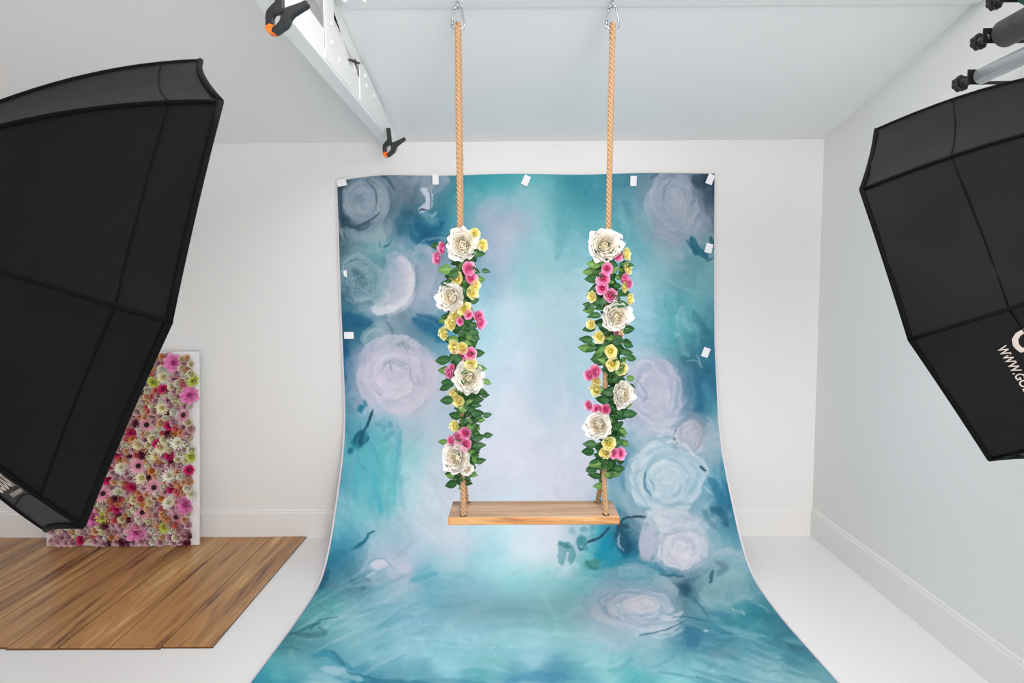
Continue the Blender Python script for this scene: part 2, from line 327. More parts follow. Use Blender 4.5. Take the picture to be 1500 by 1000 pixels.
BASE = {
255: '496 50 75 95|520 88 112 128|560 92 118 138|600 125 142 162|640 122 142 162|665 70 135 158|700 55 148 168|740 68 158 174|790 98 172 184|820 55 138 160|860 58 138 162|900 76 138 162|940 72 118 142|970 125 142 158|1000 132 145 165|1030 55 78 102|1046 38 58 82',
290: '498 52 72 92|520 128 148 164|545 150 160 180|568 118 133 150|592 98 110 130|620 128 148 164|650 66 128 154|690 95 165 180|740 110 175 190|770 138 180 195|800 145 192 203|822 78 152 168|870 78 150 170|920 98 152 174|950 138 168 184|975 155 165 185|1000 160 165 185|1025 118 124 145|1046 72 88 112',
330: '500 60 80 100|520 142 158 174|560 138 158 174|588 60 110 140|610 38 104 140|640 28 108 144|662 90 162 182|690 120 165 185|720 160 174 198|760 164 178 200|792 140 188 203|822 108 174 190|870 98 168 185|920 108 168 185|960 134 174 190|990 158 168 188|1020 158 165 188|1046 118 134 155',
370: '502 68 94 114|520 128 162 178|550 98 158 174|580 130 164 184|605 110 162 184|640 120 150 176|700 128 158 184|730 168 180 204|770 142 185 202|800 150 200 212|840 132 190 206|930 110 174 190|970 140 174 190|1000 138 164 184|1022 80 135 155|1046 136 176 188',
410: '502 68 98 114|525 95 125 140|555 110 160 172|590 170 178 202|615 158 174 200|640 150 166 192|705 105 162 192|730 160 185 206|770 152 200 212|800 162 205 217|840 162 205 219|940 148 190 210|962 130 180 196|1000 108 160 176|1034 118 168 180',
450: '506 55 105 138|525 120 150 170|560 180 190 210|600 170 184 206|625 150 170 196|645 150 182 206|700 165 205 220|750 184 210 226|800 176 210 223|850 180 212 226|930 160 200 220|970 120 180 196|1000 100 178 190|1022 108 164 180|1044 98 150 170',
480: '504 33 88 124|530 30 108 144|560 122 150 172|590 132 152 174|612 55 118 154|640 38 110 150|665 120 180 205|700 155 202 222|750 182 211 229|800 182 212 226|860 176 208 226|940 150 195 215|980 100 170 190|1010 108 172 185|1032 60 128 150|1046 68 128 154',
510: '502 28 88 130|530 130 150 176|560 160 168 194|590 160 172 194|620 138 164 190|645 122 175 202|700 175 210 226|750 190 214 230|800 186 212 228|860 178 208 226|940 150 190 210|970 110 170 190|1000 80 150 166|1022 68 118 144|1044 58 128 158',
550: '500 40 108 150|525 165 172 198|560 190 188 212|600 188 188 212|630 188 192 214|665 180 205 224|720 190 212 230|760 198 214 232|800 184 212 229|860 176 208 226|925 172 190 211|960 186 188 208|990 150 165 190|1012 56 108 140|1044 48 108 144',
590: '500 85 138 168|540 180 186 210|580 204 199 220|610 198 197 218|645 182 200 221|700 198 212 230|750 204 214 232|800 196 212 231|860 186 210 228|930 186 190 211|970 186 187 208|1000 78 120 152|1022 42 110 145|1048 66 132 160',
625: '500 105 162 188|530 85 158 184|560 118 180 200|600 170 196 216|640 186 206 223|700 202 213 231|760 206 213 231|830 200 212 230|930 170 195 212|960 180 192 210|990 100 146 172|1012 168 165 186|1032 160 172 190|1052 146 178 194',
660: '500 88 162 184|530 98 178 194|560 100 185 200|600 152 205 216|640 190 210 226|750 209 214 232|850 200 208 227|925 110 152 178|950 168 190 206|980 172 195 208|1012 162 162 182|1048 136 172 190',
700: '494 98 158 188|530 88 178 198|560 108 188 204|600 175 214 226|640 200 215 232|700 206 215 232|800 206 212 230|850 192 204 225|908 110 152 180|930 178 200 215|970 165 196 213|1010 178 192 210|1032 112 158 184|1058 52 124 160',
735: '490 118 172 194|530 122 190 205|560 102 186 201|600 178 210 225|650 204 215 232|760 204 217 233|830 200 206 224|880 160 190 208|905 125 170 190|935 150 190 208|970 162 190 208|1000 176 188 206|1032 105 155 180|1064 32 95 135',
765: '488 128 188 204|530 128 194 210|560 160 200 216|600 182 206 221|640 196 211 229|700 186 216 231|750 192 222 235|800 205 214 231|850 175 200 215|885 60 160 188|910 60 100 125|945 158 172 194|990 186 196 211|1030 150 178 194|1055 88 138 164|1078 60 125 155',
790: '484 85 155 185|515 78 150 180|550 160 192 212|580 150 185 206|620 194 210 228|660 204 213 230|720 172 215 230|770 198 218 232|820 204 210 228|850 150 185 200|880 25 148 180|905 18 125 160|925 38 80 112|955 168 176 198|1000 192 198 214|1045 138 172 190|1080 100 155 178',
820: '478 38 106 142|500 60 128 160|540 150 180 202|565 185 198 220|592 188 198 220|620 150 195 216|660 180 215 230|720 165 215 229|770 196 218 230|820 195 212 226|865 105 185 198|900 20 138 172|935 70 135 165|965 60 130 160|1000 160 182 200|1045 145 170 190|1090 140 172 190',
850: '470 45 98 130|500 118 162 184|522 90 132 154|560 160 195 215|590 190 200 221|620 102 180 206|650 140 200 220|700 150 205 222|760 150 213 223|800 148 205 213|850 130 190 200|900 148 180 200|940 92 166 186|980 150 172 192|1005 55 92 118|1040 122 170 182|1080 138 176 190|1105 120 165 182',
885: '455 88 142 162|480 98 184 190|520 132 182 202|560 140 190 212|600 150 200 221|700 150 201 221|760 150 206 220|800 148 204 214|845 140 196 206|880 180 194 214|930 196 201 217|975 176 196 209|1005 90 128 148|1035 148 189 200|1070 100 168 182|1110 58 138 160|1135 80 140 160',
910: '440 98 178 184|470 118 190 196|500 140 198 205|560 128 184 206|600 136 190 215|700 155 205 223|760 155 208 222|820 138 198 204|860 172 194 208|900 170 184 206|950 190 198 215|985 168 190 206|1020 78 130 158|1070 60 138 162|1110 45 128 152|1150 60 126 150',
935: '420 62 118 138|450 82 128 148|480 120 176 190|520 140 192 206|600 148 200 221|700 150 205 222|760 148 205 220|850 148 200 210|900 150 192 206|950 140 182 200|1000 62 126 160|1050 74 138 166|1100 100 160 180|1160 70 130 152',
965: '402 108 182 194|440 130 194 204|478 72 150 180|505 112 172 196|560 140 195 215|650 150 205 222|720 142 198 208|780 165 210 225|880 152 202 214|960 135 185 200|1010 120 175 192|1060 108 154 175|1110 128 174 190|1180 74 132 154',
995: '380 55 148 174|430 68 150 176|470 165 202 214|520 60 138 168|560 72 134 162|620 108 170 190|700 98 170 186|750 95 160 186|800 88 148 180|850 100 165 185|890 130 194 205|940 98 178 190|1000 128 194 205|1060 120 180 196|1120 150 190 205|1180 128 172 184|1220 110 160 176',
1030: '360 55 148 174|460 150 192 204|560 72 134 162|680 98 160 186|800 88 148 180|940 98 178 190|1080 120 180 196|1220 110 160 176'}
pts = []
for y, row in BASE.items():
    for q in row.split('|'):
        x, r, g, b_ = map(float, q.split()); pts.append((x, y, r, g, b_))
pts = np.array(pts, np.float32)
# low resolution anisotropic blend of the colour notes, then upsampled
st = 6; ly, lx = gy[::st, ::st], gx[::st, ::st]
num = np.zeros(ly.shape+(3,), np.float32); den = np.full(ly.shape, 1e-9, np.float32)
for (x, y, r, g, b_) in pts:
    d2 = ((lx-x)/17.)**2+((ly-y)/19.)**2; wgt = np.exp(-d2*.62)+1e-4*np.exp(-np.sqrt(d2))
    num += wgt[..., None]*np.array([r, g, b_], np.float32); den += wgt
low = num/den[..., None]
def bil(img, X, Y):
    X = np.clip(X, 0, img.shape[1]-1.001); Y = np.clip(Y, 0, img.shape[0]-1.001)
    x0 = X.astype(int); y0 = Y.astype(int); fx = (X-x0)[..., None]; fy = (Y-y0)[..., None]
    return (img[y0, x0]*(1-fx)+img[y0, x0+1]*fx)*(1-fy)+(img[y0+1, x0]*(1-fx)+img[y0+1, x0+1]*fx)*fy
w1, w2 = vnoise(46, 50, 1, 3), vnoise(46, 60, 1, 3)
CV = bil(low, (gx-CX0)*KS/st+w1*9*KS/st, (gy-CY0)*KS/st+w2*9*KS/st).astype(np.float32)
def win(x0, y0, x1, y1):
    a = max(0, int((y0-CY0)*KS)); b_ = min(HN, int((y1-CY0)*KS)+1); c0 = max(0, int((x0-CX0)*KS)); d = min(WN, int((x1-CX0)*KS)+1)
    return (slice(a, b_), slice(c0, d)) if b_ > a and d > c0 else None
NF = vnoise(5, 70, 1, 2); NM = vnoise(14, 80, 1, 2)
def comp(s, a, col): 
    CV[s] = CV[s]*(1-a[..., None])+np.array(col, np.float32)*a[..., None]
def blob(x, y, rx, ry, ang, col, al=.8, soft=.35, rough=.25):
    R_ = max(rx, ry)*1.6; s = win(x-R_, y-R_, x+R_, y+R_)
    if s is None: return
    c, n = math.cos(math.radians(ang)), math.sin(math.radians(ang)); dx = gx[s]-x; dy = gy[s]-y
    u = (dx*c+dy*n)/rx; v = (-dx*n+dy*c)/ry
    d = np.sqrt(u*u+v*v)+rough*(NM[s]*.6+NF[s]*.4)
    comp(s, np.clip((1-d)/soft, 0, 1)*al, col)
def stroke(P_, wd, col, al=.8, soft=.5, br=.45, taper=True):
    P_ = np.array(P_, np.float32)
    if len(P_) > 2:      # Catmull-Rom smoothing
        q = np.vstack([2*P_[0]-P_[1], P_, 2*P_[-1]-P_[-2]]); out = []
        for i in range(1, len(q)-2):
            for t in (0, .25, .5, .75):
                out.append(.5*((2*q[i])+(-q[i-1]+q[i+1])*t+(2*q[i-1]-5*q[i]+4*q[i+1]-q[i+2])*t*t+(-q[i-1]+3*q[i]-3*q[i+1]+q[i+2])*t**3))
        out.append(P_[-1]); P_ = np.array(out)
    soft = max(.25, soft*.6); wd = wd*1.15; br = br*.75
    m_ = wd*1.3; s = win(P_[:, 0].min()-m_, P_[:, 1].min()-m_, P_[:, 0].max()+m_, P_[:, 1].max()+m_)
    if s is None: return
    X, Y = gx[s], gy[s]; best = np.full(X.shape, 1e9, np.float32); tt = np.zeros(X.shape, np.float32); sd = np.zeros(X.shape, np.float32)
    n = len(P_)-1
    for i in range(n):
        a, b_ = P_[i], P_[i+1]; d = b_-a; L2 = float(d@d)+1e-6
        t = np.clip(((X-a[0])*d[0]+(Y-a[1])*d[1])/L2, 0, 1); ex = X-a[0]-t*d[0]; ey = Y-a[1]-t*d[1]; dd = np.sqrt(ex*ex+ey*ey)
        mk = dd < best; best = np.where(mk, dd, best); tt = np.where(mk, (i+t)/n, tt); sd = np.where(mk, np.sign(ex*d[1]-ey*d[0])*dd, sd)
    hw = wd/2*(np.sqrt(np.clip(4*tt*(1-tt), 0, 1))*.75+.25 if taper else 1)
    br_n = np.sin(sd*2.1+P_[0, 0])*.5+np.sin(sd*3.7+P_[0, 1]*.7)*.5
    a = np.clip((1-best/np.maximum(hw, .3)+.25*NF[s])/soft, 0, 1)*np.clip(1-br*(.5+.5*br_n)-br*.5*(NF[s]*.5+.5), 0, 1)
    comp(s, a*al, col)
def arc(x, y, rx, ry, a0, a1, wd, col, al=.7, ang=0, n=7, **k):
    c, s_2 = math.cos(math.radians(ang)), math.sin(math.radians(ang)); P_ = []
    for i in range(n):
        a = math.radians(a0+(a1-a0)*i/(n-1)); u, v = rx*math.cos(a), ry*math.sin(a); P_.append((x+u*c-v*s_2, y+u*s_2+v*c))
    stroke(P_, wd, col, al, **k)
def cres(P_, wd, col, al=.7, sgn=1, edge=1.3, taper=.8):
    """a petal: crisp along the given outer edge (drawn clockwise), fading inward over wd"""
    P_ = np.array(P_, np.float32); q = np.vstack([2*P_[0]-P_[1], P_, 2*P_[-1]-P_[-2]]); out = []
    for i in range(1, len(q)-2):
        for t in (0, .25, .5, .75):
            out.append(.5*((2*q[i])+(-q[i-1]+q[i+1])*t+(2*q[i-1]-5*q[i]+4*q[i+1]-q[i+2])*t*t+(-q[i-1]+3*q[i]-3*q[i+1]+q[i+2])*t**3))
    out.append(P_[-1]); P_ = np.array(out); m_ = wd*1.5+3
    s = win(P_[:, 0].min()-m_, P_[:, 1].min()-m_, P_[:, 0].max()+m_, P_[:, 1].max()+m_)
    if s is None: return
    X, Y = gx[s], gy[s]; best = np.full(X.shape, 1e9, np.float32); tt = np.zeros(X.shape, np.float32); sd = np.zeros(X.shape, np.float32); n = len(P_)-1
    for i in range(n):
        a, b_ = P_[i], P_[i+1]; d = b_-a; L2 = float(d@d)+1e-6
        t = np.clip(((X-a[0])*d[0]+(Y-a[1])*d[1])/L2, 0, 1); ex = X-a[0]-t*d[0]; ey = Y-a[1]-t*d[1]; dd = np.sqrt(ex*ex+ey*ey)
        mk = dd < best; best = np.where(mk, dd, best); tt = np.where(mk, (i+t)/n, tt); sd = np.where(mk, np.sign(ex*d[1]-ey*d[0])*dd, sd)
    o = sd*sgn+NF[s]*1.1; e_ = np.clip(4*tt*(1-tt), 0, 1)**taper
    inner = np.clip(-o, 0, None)/(wd*(.35+.65*e_))
    streak = .5+.5*np.sin(tt*n*2.3+NM[s]*3+P_[0, 0])
    a = np.clip(.5-o/edge, 0, 1)*np.exp(-(inner*1.35)**1.4)*np.clip(e_*1.6, 0, 1)*(1-.28*streak*np.clip(inner*2, 0, 1))*(1-.18*(NF[s]*.5+.5))
    comp(s, a*al, col)
def petals(x, y, rx, ry, light, mid, dark, n=44, al=.62, seed=1, ang=0, spiral=1):
    r_ = np.random.RandomState(seed); light, mid, dark = map(np.array, (light, mid, dark))
    blob(x, y, rx*1.0, ry*1.0, ang, tuple(mid), al*.8, .7, .3)
    c_a, s_a = math.cos(math.radians(ang)), math.sin(math.radians(ang)); phi = r_.uniform(0, 360)
    for k in range(20):
        f_ = 1.38-.34*k/20; ph = r_.uniform(0, 360); sp_ = r_.uniform(35, 80); W_ = []
        for i in range(5):
            a = math.radians(ph-sp_/2+sp_*i/4); u, v = rx*f_*(1+.05*math.sin(i*2+k))*math.cos(a), ry*f_*(1+.05*math.cos(i*2+k))*math.sin(a); W_.append((x+u*c_a-v*s_a, y+u*s_a+v*c_a))
        bx, by = int((W_[2][0]-CX0)*KS), int((W_[2][1]-CY0)*KS)
        bg = CV[min(max(by, 0), HN-1), min(max(bx, 0), WN-1)].copy(); cres(W_, (rx+ry)*.22, tuple(bg*.62+(light if r_.rand() < .6 else dark)*.38), al*.75, edge=2.5)
    for k in range(n):
        q = (1-k/n)**.75*.98+.03; phi += 137.5+r_.normal(0, 22); span = r_.uniform(62, 130)*(1.2-.3*q); jx, jy = r_.normal(0, .06, 2)*q
        m_ = r_.rand(); col = mid*(1-m_)+light*m_+r_.normal(0, 4); w_ = (rx+ry)/2*q*r_.uniform(.22, .38)+2
        P_ = []
        rr = r_.uniform(.82, 1.0)*q; tiltr = r_.normal(0, .12)
        for i in range(6):
            a = math.radians(phi-span/2+span*i/5); f_ = 1+tiltr*(i/5-.5)+.07*math.sin(i*2.2+k)
            u, v = rx*(jx+rr*f_*math.cos(a)), ry*(jy+rr*f_*math.sin(a)); P_.append((x+u*c_a-v*s_a, y+u*s_a+v*c_a))
        cres([(x+(px-x)*1.02, y+(py-y)*1.02) for px, py in P_], w_*.5, tuple(dark), al*.55, -1, 2.5)
        cres(P_, w_*1.5, tuple(col), min(.95, al*1.35)*r_.uniform(.75, 1.1))
        if r_.rand() < .35: stroke(P_[1:5], r_.uniform(1.2, 2.4), tuple(light+8), al*.8, soft=.9, br=.5)
# --- broad brushwork: strokes that pick up the colour beneath them
for i in range(2600):
    x = prng.uniform(400, 1200); y = prng.uniform(245, 1025)
    centre = math.exp(-((x-760)/120)**2)*(1 if y < 800 else .6)
    if prng.rand() < centre*.75: continue
    iy, ix = int((y-CY0)*KS), int((x-CX0)*KS); c = CV[min(iy, HN-1), min(ix, WN-1)].copy()
    dv = prng.normal(0, 15)*(1-.75*centre); c = c+dv*np.array([1.1, .9, .8])
    a = prng.normal(.9, .7) if y < 820 else prng.normal(-.15, .35)
    L = prng.uniform(9, 34); cur = prng.normal(0, .35)
    stroke([(x-L*math.cos(a), y-L*math.sin(a)), (x+cur*L*math.sin(a), y-cur*L*math.cos(a)), (x+L*math.cos(a), y+L*math.sin(a))], prng.uniform(4, 15), c, prng.uniform(.2, .5), soft=1.2, br=.5)
for i in range(260):
    x = prng.uniform(495, 1060) if i % 3 else prng.uniform(400, 1180); y = prng.uniform(250, 840) if i % 3 else prng.uniform(820, 1010)
    centre = math.exp(-((x-770)/135)**2)
    if prng.rand() < centre*1.1: continue
    a = prng.uniform(0, 6.28) if y < 830 else prng.normal(-.1, .4)+(3.14 if prng.rand() < .5 else 0); R_ = prng.uniform(14, 40); sp_ = prng.uniform(.5, 1.3); W_ = [(x+R_*math.cos(a+sp_*(t/4-.5)), y+R_*(1 if y < 830 else .4)*math.sin(a+sp_*(t/4-.5))) for t in range(5)]
    bx, by = int((x-CX0)*KS), int((y-CY0)*KS); bg = CV[min(max(by, 0), HN-1), min(max(bx, 0), WN-1)].copy()
    v = prng.normal(4, 20); cres(W_, prng.uniform(8, 26), tuple(np.clip(bg+v*np.array([1.25, .9, .75]), 10, 235)), prng.uniform(.3, .6), edge=1.8)
LAV = (190, 196, 216); WHT = (206, 210, 224); PLW = (214, 218, 230); DSL = (48, 68, 92); DTE = (18, 92, 128); TEA = (60, 150, 175); MUT = (140, 165, 185)

# rose, upper left
petals(536, 295, 40, 42, (160, 170, 190), (130, 150, 168), (88, 112, 132), 34, .5, 3)
for k, r in enumerate((36, 29, 22, 15, 9)):
    arc(534, 293, r, r*1.05, -60+k*40, 150+k*55, 8, (150+k*3, 164, 184) if k % 2 else (128, 150, 168), .6, soft=.8)
    arc(534, 293, r-4, r-3, 120+k*30, 330+k*30, 6, (160, 170, 190), .5, soft=.9)
blob(522, 292, 9, 12, 20, (98, 128, 142), .55, .9)
arc(528, 293, 24, 30, -70, 25, 2.6, DSL, .75, soft=.6, br=.2)
stroke([(497, 318), (508, 330), (524, 332), (542, 322), (556, 312)], 6, (46, 66, 88), .7, soft=.8)
stroke([(500, 262), (498, 285), (500, 315), (506, 350)], 9, (46, 66, 92), .7, soft=.9)
blob(506, 322, 12, 8, 30, (38, 56, 80), .6, .9)
for a in (0, 1, 2, 3): stroke([(508+a*5, 290), (512+a*5, 304), (520+a*4, 314)], 3, (170, 178, 198), .55, br=.5)
# petals and the bright crescent near the top tape
stroke([(560, 262), (575, 285), (572, 320), (560, 350)], 16, (112, 128, 148), .45, soft=1)
stroke([(583, 255), (600, 268), (612, 262)], 14, (150, 160, 182), .6, soft=.8); stroke([(588, 262), (602, 285), (600, 300)], 10, (95, 110, 130), .5, soft=.9)
stroke([(556, 256), (568, 262), (578, 278)], 5, (30, 62, 96), .8, soft=.7)
stroke([(620, 262), (640, 266), (655, 256)], 16, (148, 160, 184), .75, soft=.7); stroke([(636, 282), (650, 272), (658, 262)], 9, (142, 158, 182), .7, soft=.7)
stroke([(613, 309), (620, 306), (627, 300), (629, 288), (624, 280), (617, 276)], 11, (196, 203, 222), .97, soft=.3, br=.12)
stroke([(612, 310), (618, 306), (626, 307)], 2.5, (34, 58, 92), .9, soft=.5, br=.1); arc(618, 292, 14, 18, -55, 40, 2, (34, 62, 98), .8, soft=.5, br=.1)
stroke([(618, 312), (628, 318), (634, 330)], 12, (112, 165, 188), .75, soft=.7, br=.6); stroke([(630, 318), (640, 311)], 4, (160, 190, 210), .9, soft=.5)
stroke([(608, 326), (625, 340), (650, 326)], 20, (14, 96, 138), .8, soft=1); stroke([(600, 345), (622, 356), (645, 345)], 16, (18, 98, 140), .8, soft=1); blob(625, 350, 18, 13, 20, (14, 88, 132), .7, .8)
stroke([(605, 308), (590, 322), (585, 345)], 18, (52, 98, 128), .6, soft=1)
arc(640, 362, 26, 14, 190, 300, 4, (160, 180, 200), .6); arc(650, 372, 30, 16, 200, 330, 3, (90, 120, 150), .7, br=.2)
stroke([(557, 352), (556, 360), (562, 362), (570, 358), (574, 350)], 3, (22, 96, 124), .8, br=.1, soft=.5)
blob(564, 385, 7, 14, -10, (58, 125, 148), .75, .7); blob(550, 368, 5, 7, 10, (80, 140, 160), .7, .8)
stroke([(500, 335), (520, 345), (548, 348), (560, 335)], 16, (152, 166, 182), .55, soft=.9); stroke([(566, 318), (572, 330), (560, 350), (548, 356)], 9, (160, 172, 190), .55, soft=.7, br=.6)
petals(530, 408, 40, 38, (158, 176, 196), (118, 156, 174), (78, 118, 140), 30, .45, 4)
petals(585, 405, 30, 45, (190, 194, 214), (164, 180, 204), (128, 154, 182), 22, .4, 14)
# rose with the speckled heart and large pale petals
for r, c in ((38, (120, 158, 175)), (30, (140, 165, 184)), (22, (112, 145, 162))): arc(528, 408, r, r*.95, 200, 420, 9, c, .55, soft=.9)
blob(527, 403, 13, 12, 0, (72, 105, 128), .6, 1.0)
for i in range(420):
    a, r = prng.uniform(0, 6.28), abs(prng.normal(0, 14)); blob(531+r*math.cos(a), 412+r*math.sin(a), prng.uniform(.5, 1.3), prng.uniform(.5, 1.3), 0, (56, 92, 114) if prng.rand() < .65 else (150, 175, 190), .7, .6)
arc(527, 396, 22, 16, 180, 300, 3, (66, 96, 120), .6); stroke([(512, 385), (520, 379), (524, 378)], 2, DSL, .7, br=.1)
stroke([(582, 378), (592, 392), (603, 400), (604, 420)], 19, (186, 190, 212), .75, soft=.7); stroke([(583, 376), (590, 380), (600, 398), (602, 425)], 10, (198, 198, 218), .85, soft=.5, br=.55)
stroke([(606, 372), (618, 362), (632, 368), (636, 385)], 14, (160, 176, 200), .6, soft=.8); stroke([(612, 388), (609, 400), (613, 420)], 3, (110, 130, 160), .6)
stroke([(604, 405), (600, 430), (585, 448), (560, 456), (545, 450)], 17, (204, 208, 224), .9, soft=.45, br=.35)
stroke([(600, 432), (588, 446), (566, 452)], 7, (216, 218, 230), .8, soft=.5); stroke([(572, 425), (560, 440), (545, 442)], 14, (150, 176, 196), .6, soft=.9)
stroke([(625, 400), (640, 425), (636, 450)], 22, (154, 172, 198), .6, soft=1); arc(612, 430, 30, 34, -40, 60, 3, (120, 150, 180), .5)
blob(590, 462, 22, 14, -15, (120, 142, 160), .6, .9); blob(563, 462, 16, 9, -30, (80, 130, 152), .6, .9)
for P_, wd, c, al in (([(545,256),(564,274),(570,300),(560,326)], 24, (150,166,182), .65), ([(552,330),(566,345),(560,366),(538,374)], 28, (152,172,182), .7), ([(556,262),(580,258),(606,270),(600,300)], 26, (128,142,162), .5),
 ([(606,358),(628,360),(641,385),(636,416),(620,442)], 32, (176,188,208), .75), ([(640,392),(652,424),(640,456),(618,464)], 28, (166,182,204), .6), ([(499,402),(505,380),(526,371),(547,381)], 20, (152,176,186), .7),
 ([(552,384),(568,405),(562,432),(544,446)], 24, (146,174,184), .65), ([(583,373),(600,384),(607,410),(601,434),(581,454),(556,461),(537,453)], 22, (214,215,227), .95), ([(590,386),(598,405),(594,430),(572,446)], 16, (196,202,218), .6), ([(562,420),(572,434),(560,447),(545,446)], 12, (190,202,214), .7),
 ([(600,262),(622,254),(650,256),(660,270)], 18, (156,170,190), .6), ([(610,312),(624,309),(640,318),(645,334)], 20, (126,170,188), .6)): cres(P_, wd, c, al)
cres([(503,315),(512,332),(530,337),(552,326)], 14, (46, 72, 92), .6, -1); cres([(566,270),(571,300),(560,328)], 12, (70, 86, 108), .45, -1); cres([(606,384),(610,410),(604,434)], 10, (104, 138, 162), .5, -1)
blob(520, 398, 9, 8, 0, (62, 96, 118), .55, .9)
# dark blue around and behind the peony
stroke([(503, 462), (525, 470), (548, 478)], 24, (20, 92, 134), .8, soft=1); stroke([(500, 500), (506, 530), (500, 560)], 16, (26, 92, 138), .85, soft=.9)
stroke([(605, 468), (630, 480), (650, 500)], 22, (28, 102, 148), .75, soft=1); stroke([(610, 460), (640, 470), (655, 490)], 8, (14, 82, 128), .6, soft=.9)
# large peony
for i in range(70):
    a = prng.uniform(0, 6.28); rr = prng.uniform(20, 54); x, y = 582+rr*math.cos(a)*1.05, 548+rr*math.sin(a)*.95; t = a+1.57+prng.normal(0, .3); L = prng.uniform(8, 20)
    v = prng.uniform(-12, 12); stroke([(x-L*math.cos(t), y-L*math.sin(t)), (x+4*math.cos(a), y+4*math.sin(a)), (x+L*math.cos(t), y+L*math.sin(t))], prng.uniform(7, 15), (194+v, 190+v, 212+v), .5, soft=.9, br=.55)
petals(580, 548, 56, 50, (212, 208, 226), (192, 189, 212), (158, 166, 194), 46, .5, 5)
stroke([(530, 500), (538, 486), (556, 478), (570, 488), (572, 502)], 12, (150, 172, 184), .75, soft=.6); stroke([(540, 508), (545, 492), (560, 488)], 9, (128, 158, 168), .7, soft=.7); stroke([(548, 505), (560, 500), (568, 490)], 8, (170, 180, 196), .7)
stroke([(566, 470), (574, 482), (576, 498)], 5, (90, 122, 142), .6, soft=.8); stroke([(580, 500), (596, 496), (602, 508)], 9, (176, 188, 206), .8, soft=.5)
for i in range(150): x, y = 594+prng.normal(0, 6), 502+prng.normal(0, 5); blob(x, y, .9, .9, 0, (52, 86, 112) if prng.rand() < .6 else (190, 200, 214), .8, .6)
stroke([(535, 545), (545, 520), (570, 512), (592, 516), (598, 528)], 12, (182, 182, 206), .7, soft=.7)
arc(578, 530, 22, 10, 195, 350, 4, (206, 204, 222), .7); stroke([(560, 540), (566, 530), (582, 534), (600, 532)], 5, (140, 152, 182), .75, soft=.8); stroke([(570, 533), (574, 543)], 3, (120, 135, 168), .7); stroke([(580, 536), (598, 540)], 4, (158, 168, 194), .6)
stroke([(598, 524), (602, 548), (606, 562), (614, 564)], 3, (140, 156, 184), .7, br=.3); stroke([(556, 552), (575, 566), (600, 564)], 6, (212, 206, 224), .6); stroke([(552, 574), (560, 580)], 2.5, (130, 150, 178), .6)
arc(580, 566, 34, 34, 20, 150, 12, (208, 203, 222), .6, soft=.8); arc(582, 560, 44, 44, 40, 130, 4, (170, 178, 204), .5); stroke([(600, 500), (622, 520), (636, 556), (626, 585)], 16, (190, 192, 214), .65, soft=.8)

for P_, wd, c, al in (([(524,520),(543,499),(570,490),(602,494),(624,512)], 26, (204,204,220), .7), ([(622,508),(641,540),(636,574),(614,594)], 32, (206,204,221), .75), ([(630,560),(620,588),(594,607),(562,602)], 26, (212,209,224), .75), ([(556,604),(532,584),(521,556),(528,530)], 28, (202,200,218), .65),
 ([(556,540),(572,520),(600,524),(610,548)], 18, (196,199,216), .7), ([(606,552),(600,574),(580,584),(560,578)], 18, (216,212,226), .7), ([(540,558),(536,540),(548,520),(566,514)], 16, (190,192,212), .6), ([(532,506),(536,488),(554,480),(570,490)], 16, (166,186,196), .75), ([(574,500),(584,490),(598,496),(602,510)], 10, (186,196,212), .7)): cres(P_, wd, c, al)
cres([(562,538),(574,530),(598,533)], 8, (132, 148, 178), .6, -1); cres([(606,548),(612,562),(622,566)], 8, (138, 156, 182), .5, -1)
# drifting leaves, lower left
blob(529, 598, 7, 8, 20, (30, 118, 150), .8, .5); blob(535, 590, 4, 7, -20, (40, 128, 156), .7, .6)
blob(527, 642, 12, 14, 35, (14, 96, 124), .92, .35, .4); blob(521, 650, 8, 9, 0, (20, 104, 130), .85, .5, .4); blob(535, 645, 5, 9, 30, (12, 84, 112), .9, .4); blob(514, 660, 6, 5, 0, (26, 110, 134), .85, .4, .4)
stroke([(547, 600), (540, 618), (531, 636)], 3.6, (18, 70, 104), .9, soft=.4, br=.05); stroke([(546, 605), (535, 630), (526, 650)], 2, (18, 70, 104), .9, br=.05); blob(538, 644, 2.5, 7, 20, (14, 72, 100), .9, .4)
for x, y, a in ((562, 627, 20), (572, 622, -30), (566, 642, 10), (574, 634, 60), (556, 622, 80)): blob(x, y, 5, 8, a, (84, 160, 182), .6, .6)
for i in range(34):
    x = prng.uniform(502, 592); y = prng.uniform(650, 735); L = prng.uniform(18, 55)
    stroke([(x, y-L), (x+prng.normal(0, 3), y), (x+prng.normal(0, 4), y+L*.7)], prng.uniform(3, 11), (88+prng.uniform(-14, 30), 178+prng.uniform(-12, 16), 196+prng.uniform(-8, 12)), .4, soft=.9, br=.6)
for x, y in ((548, 700), (552, 722), (556, 742)): stroke([(x, y-10), (x+3, y+10)], 9, (60, 165, 190), .5, br=.6)
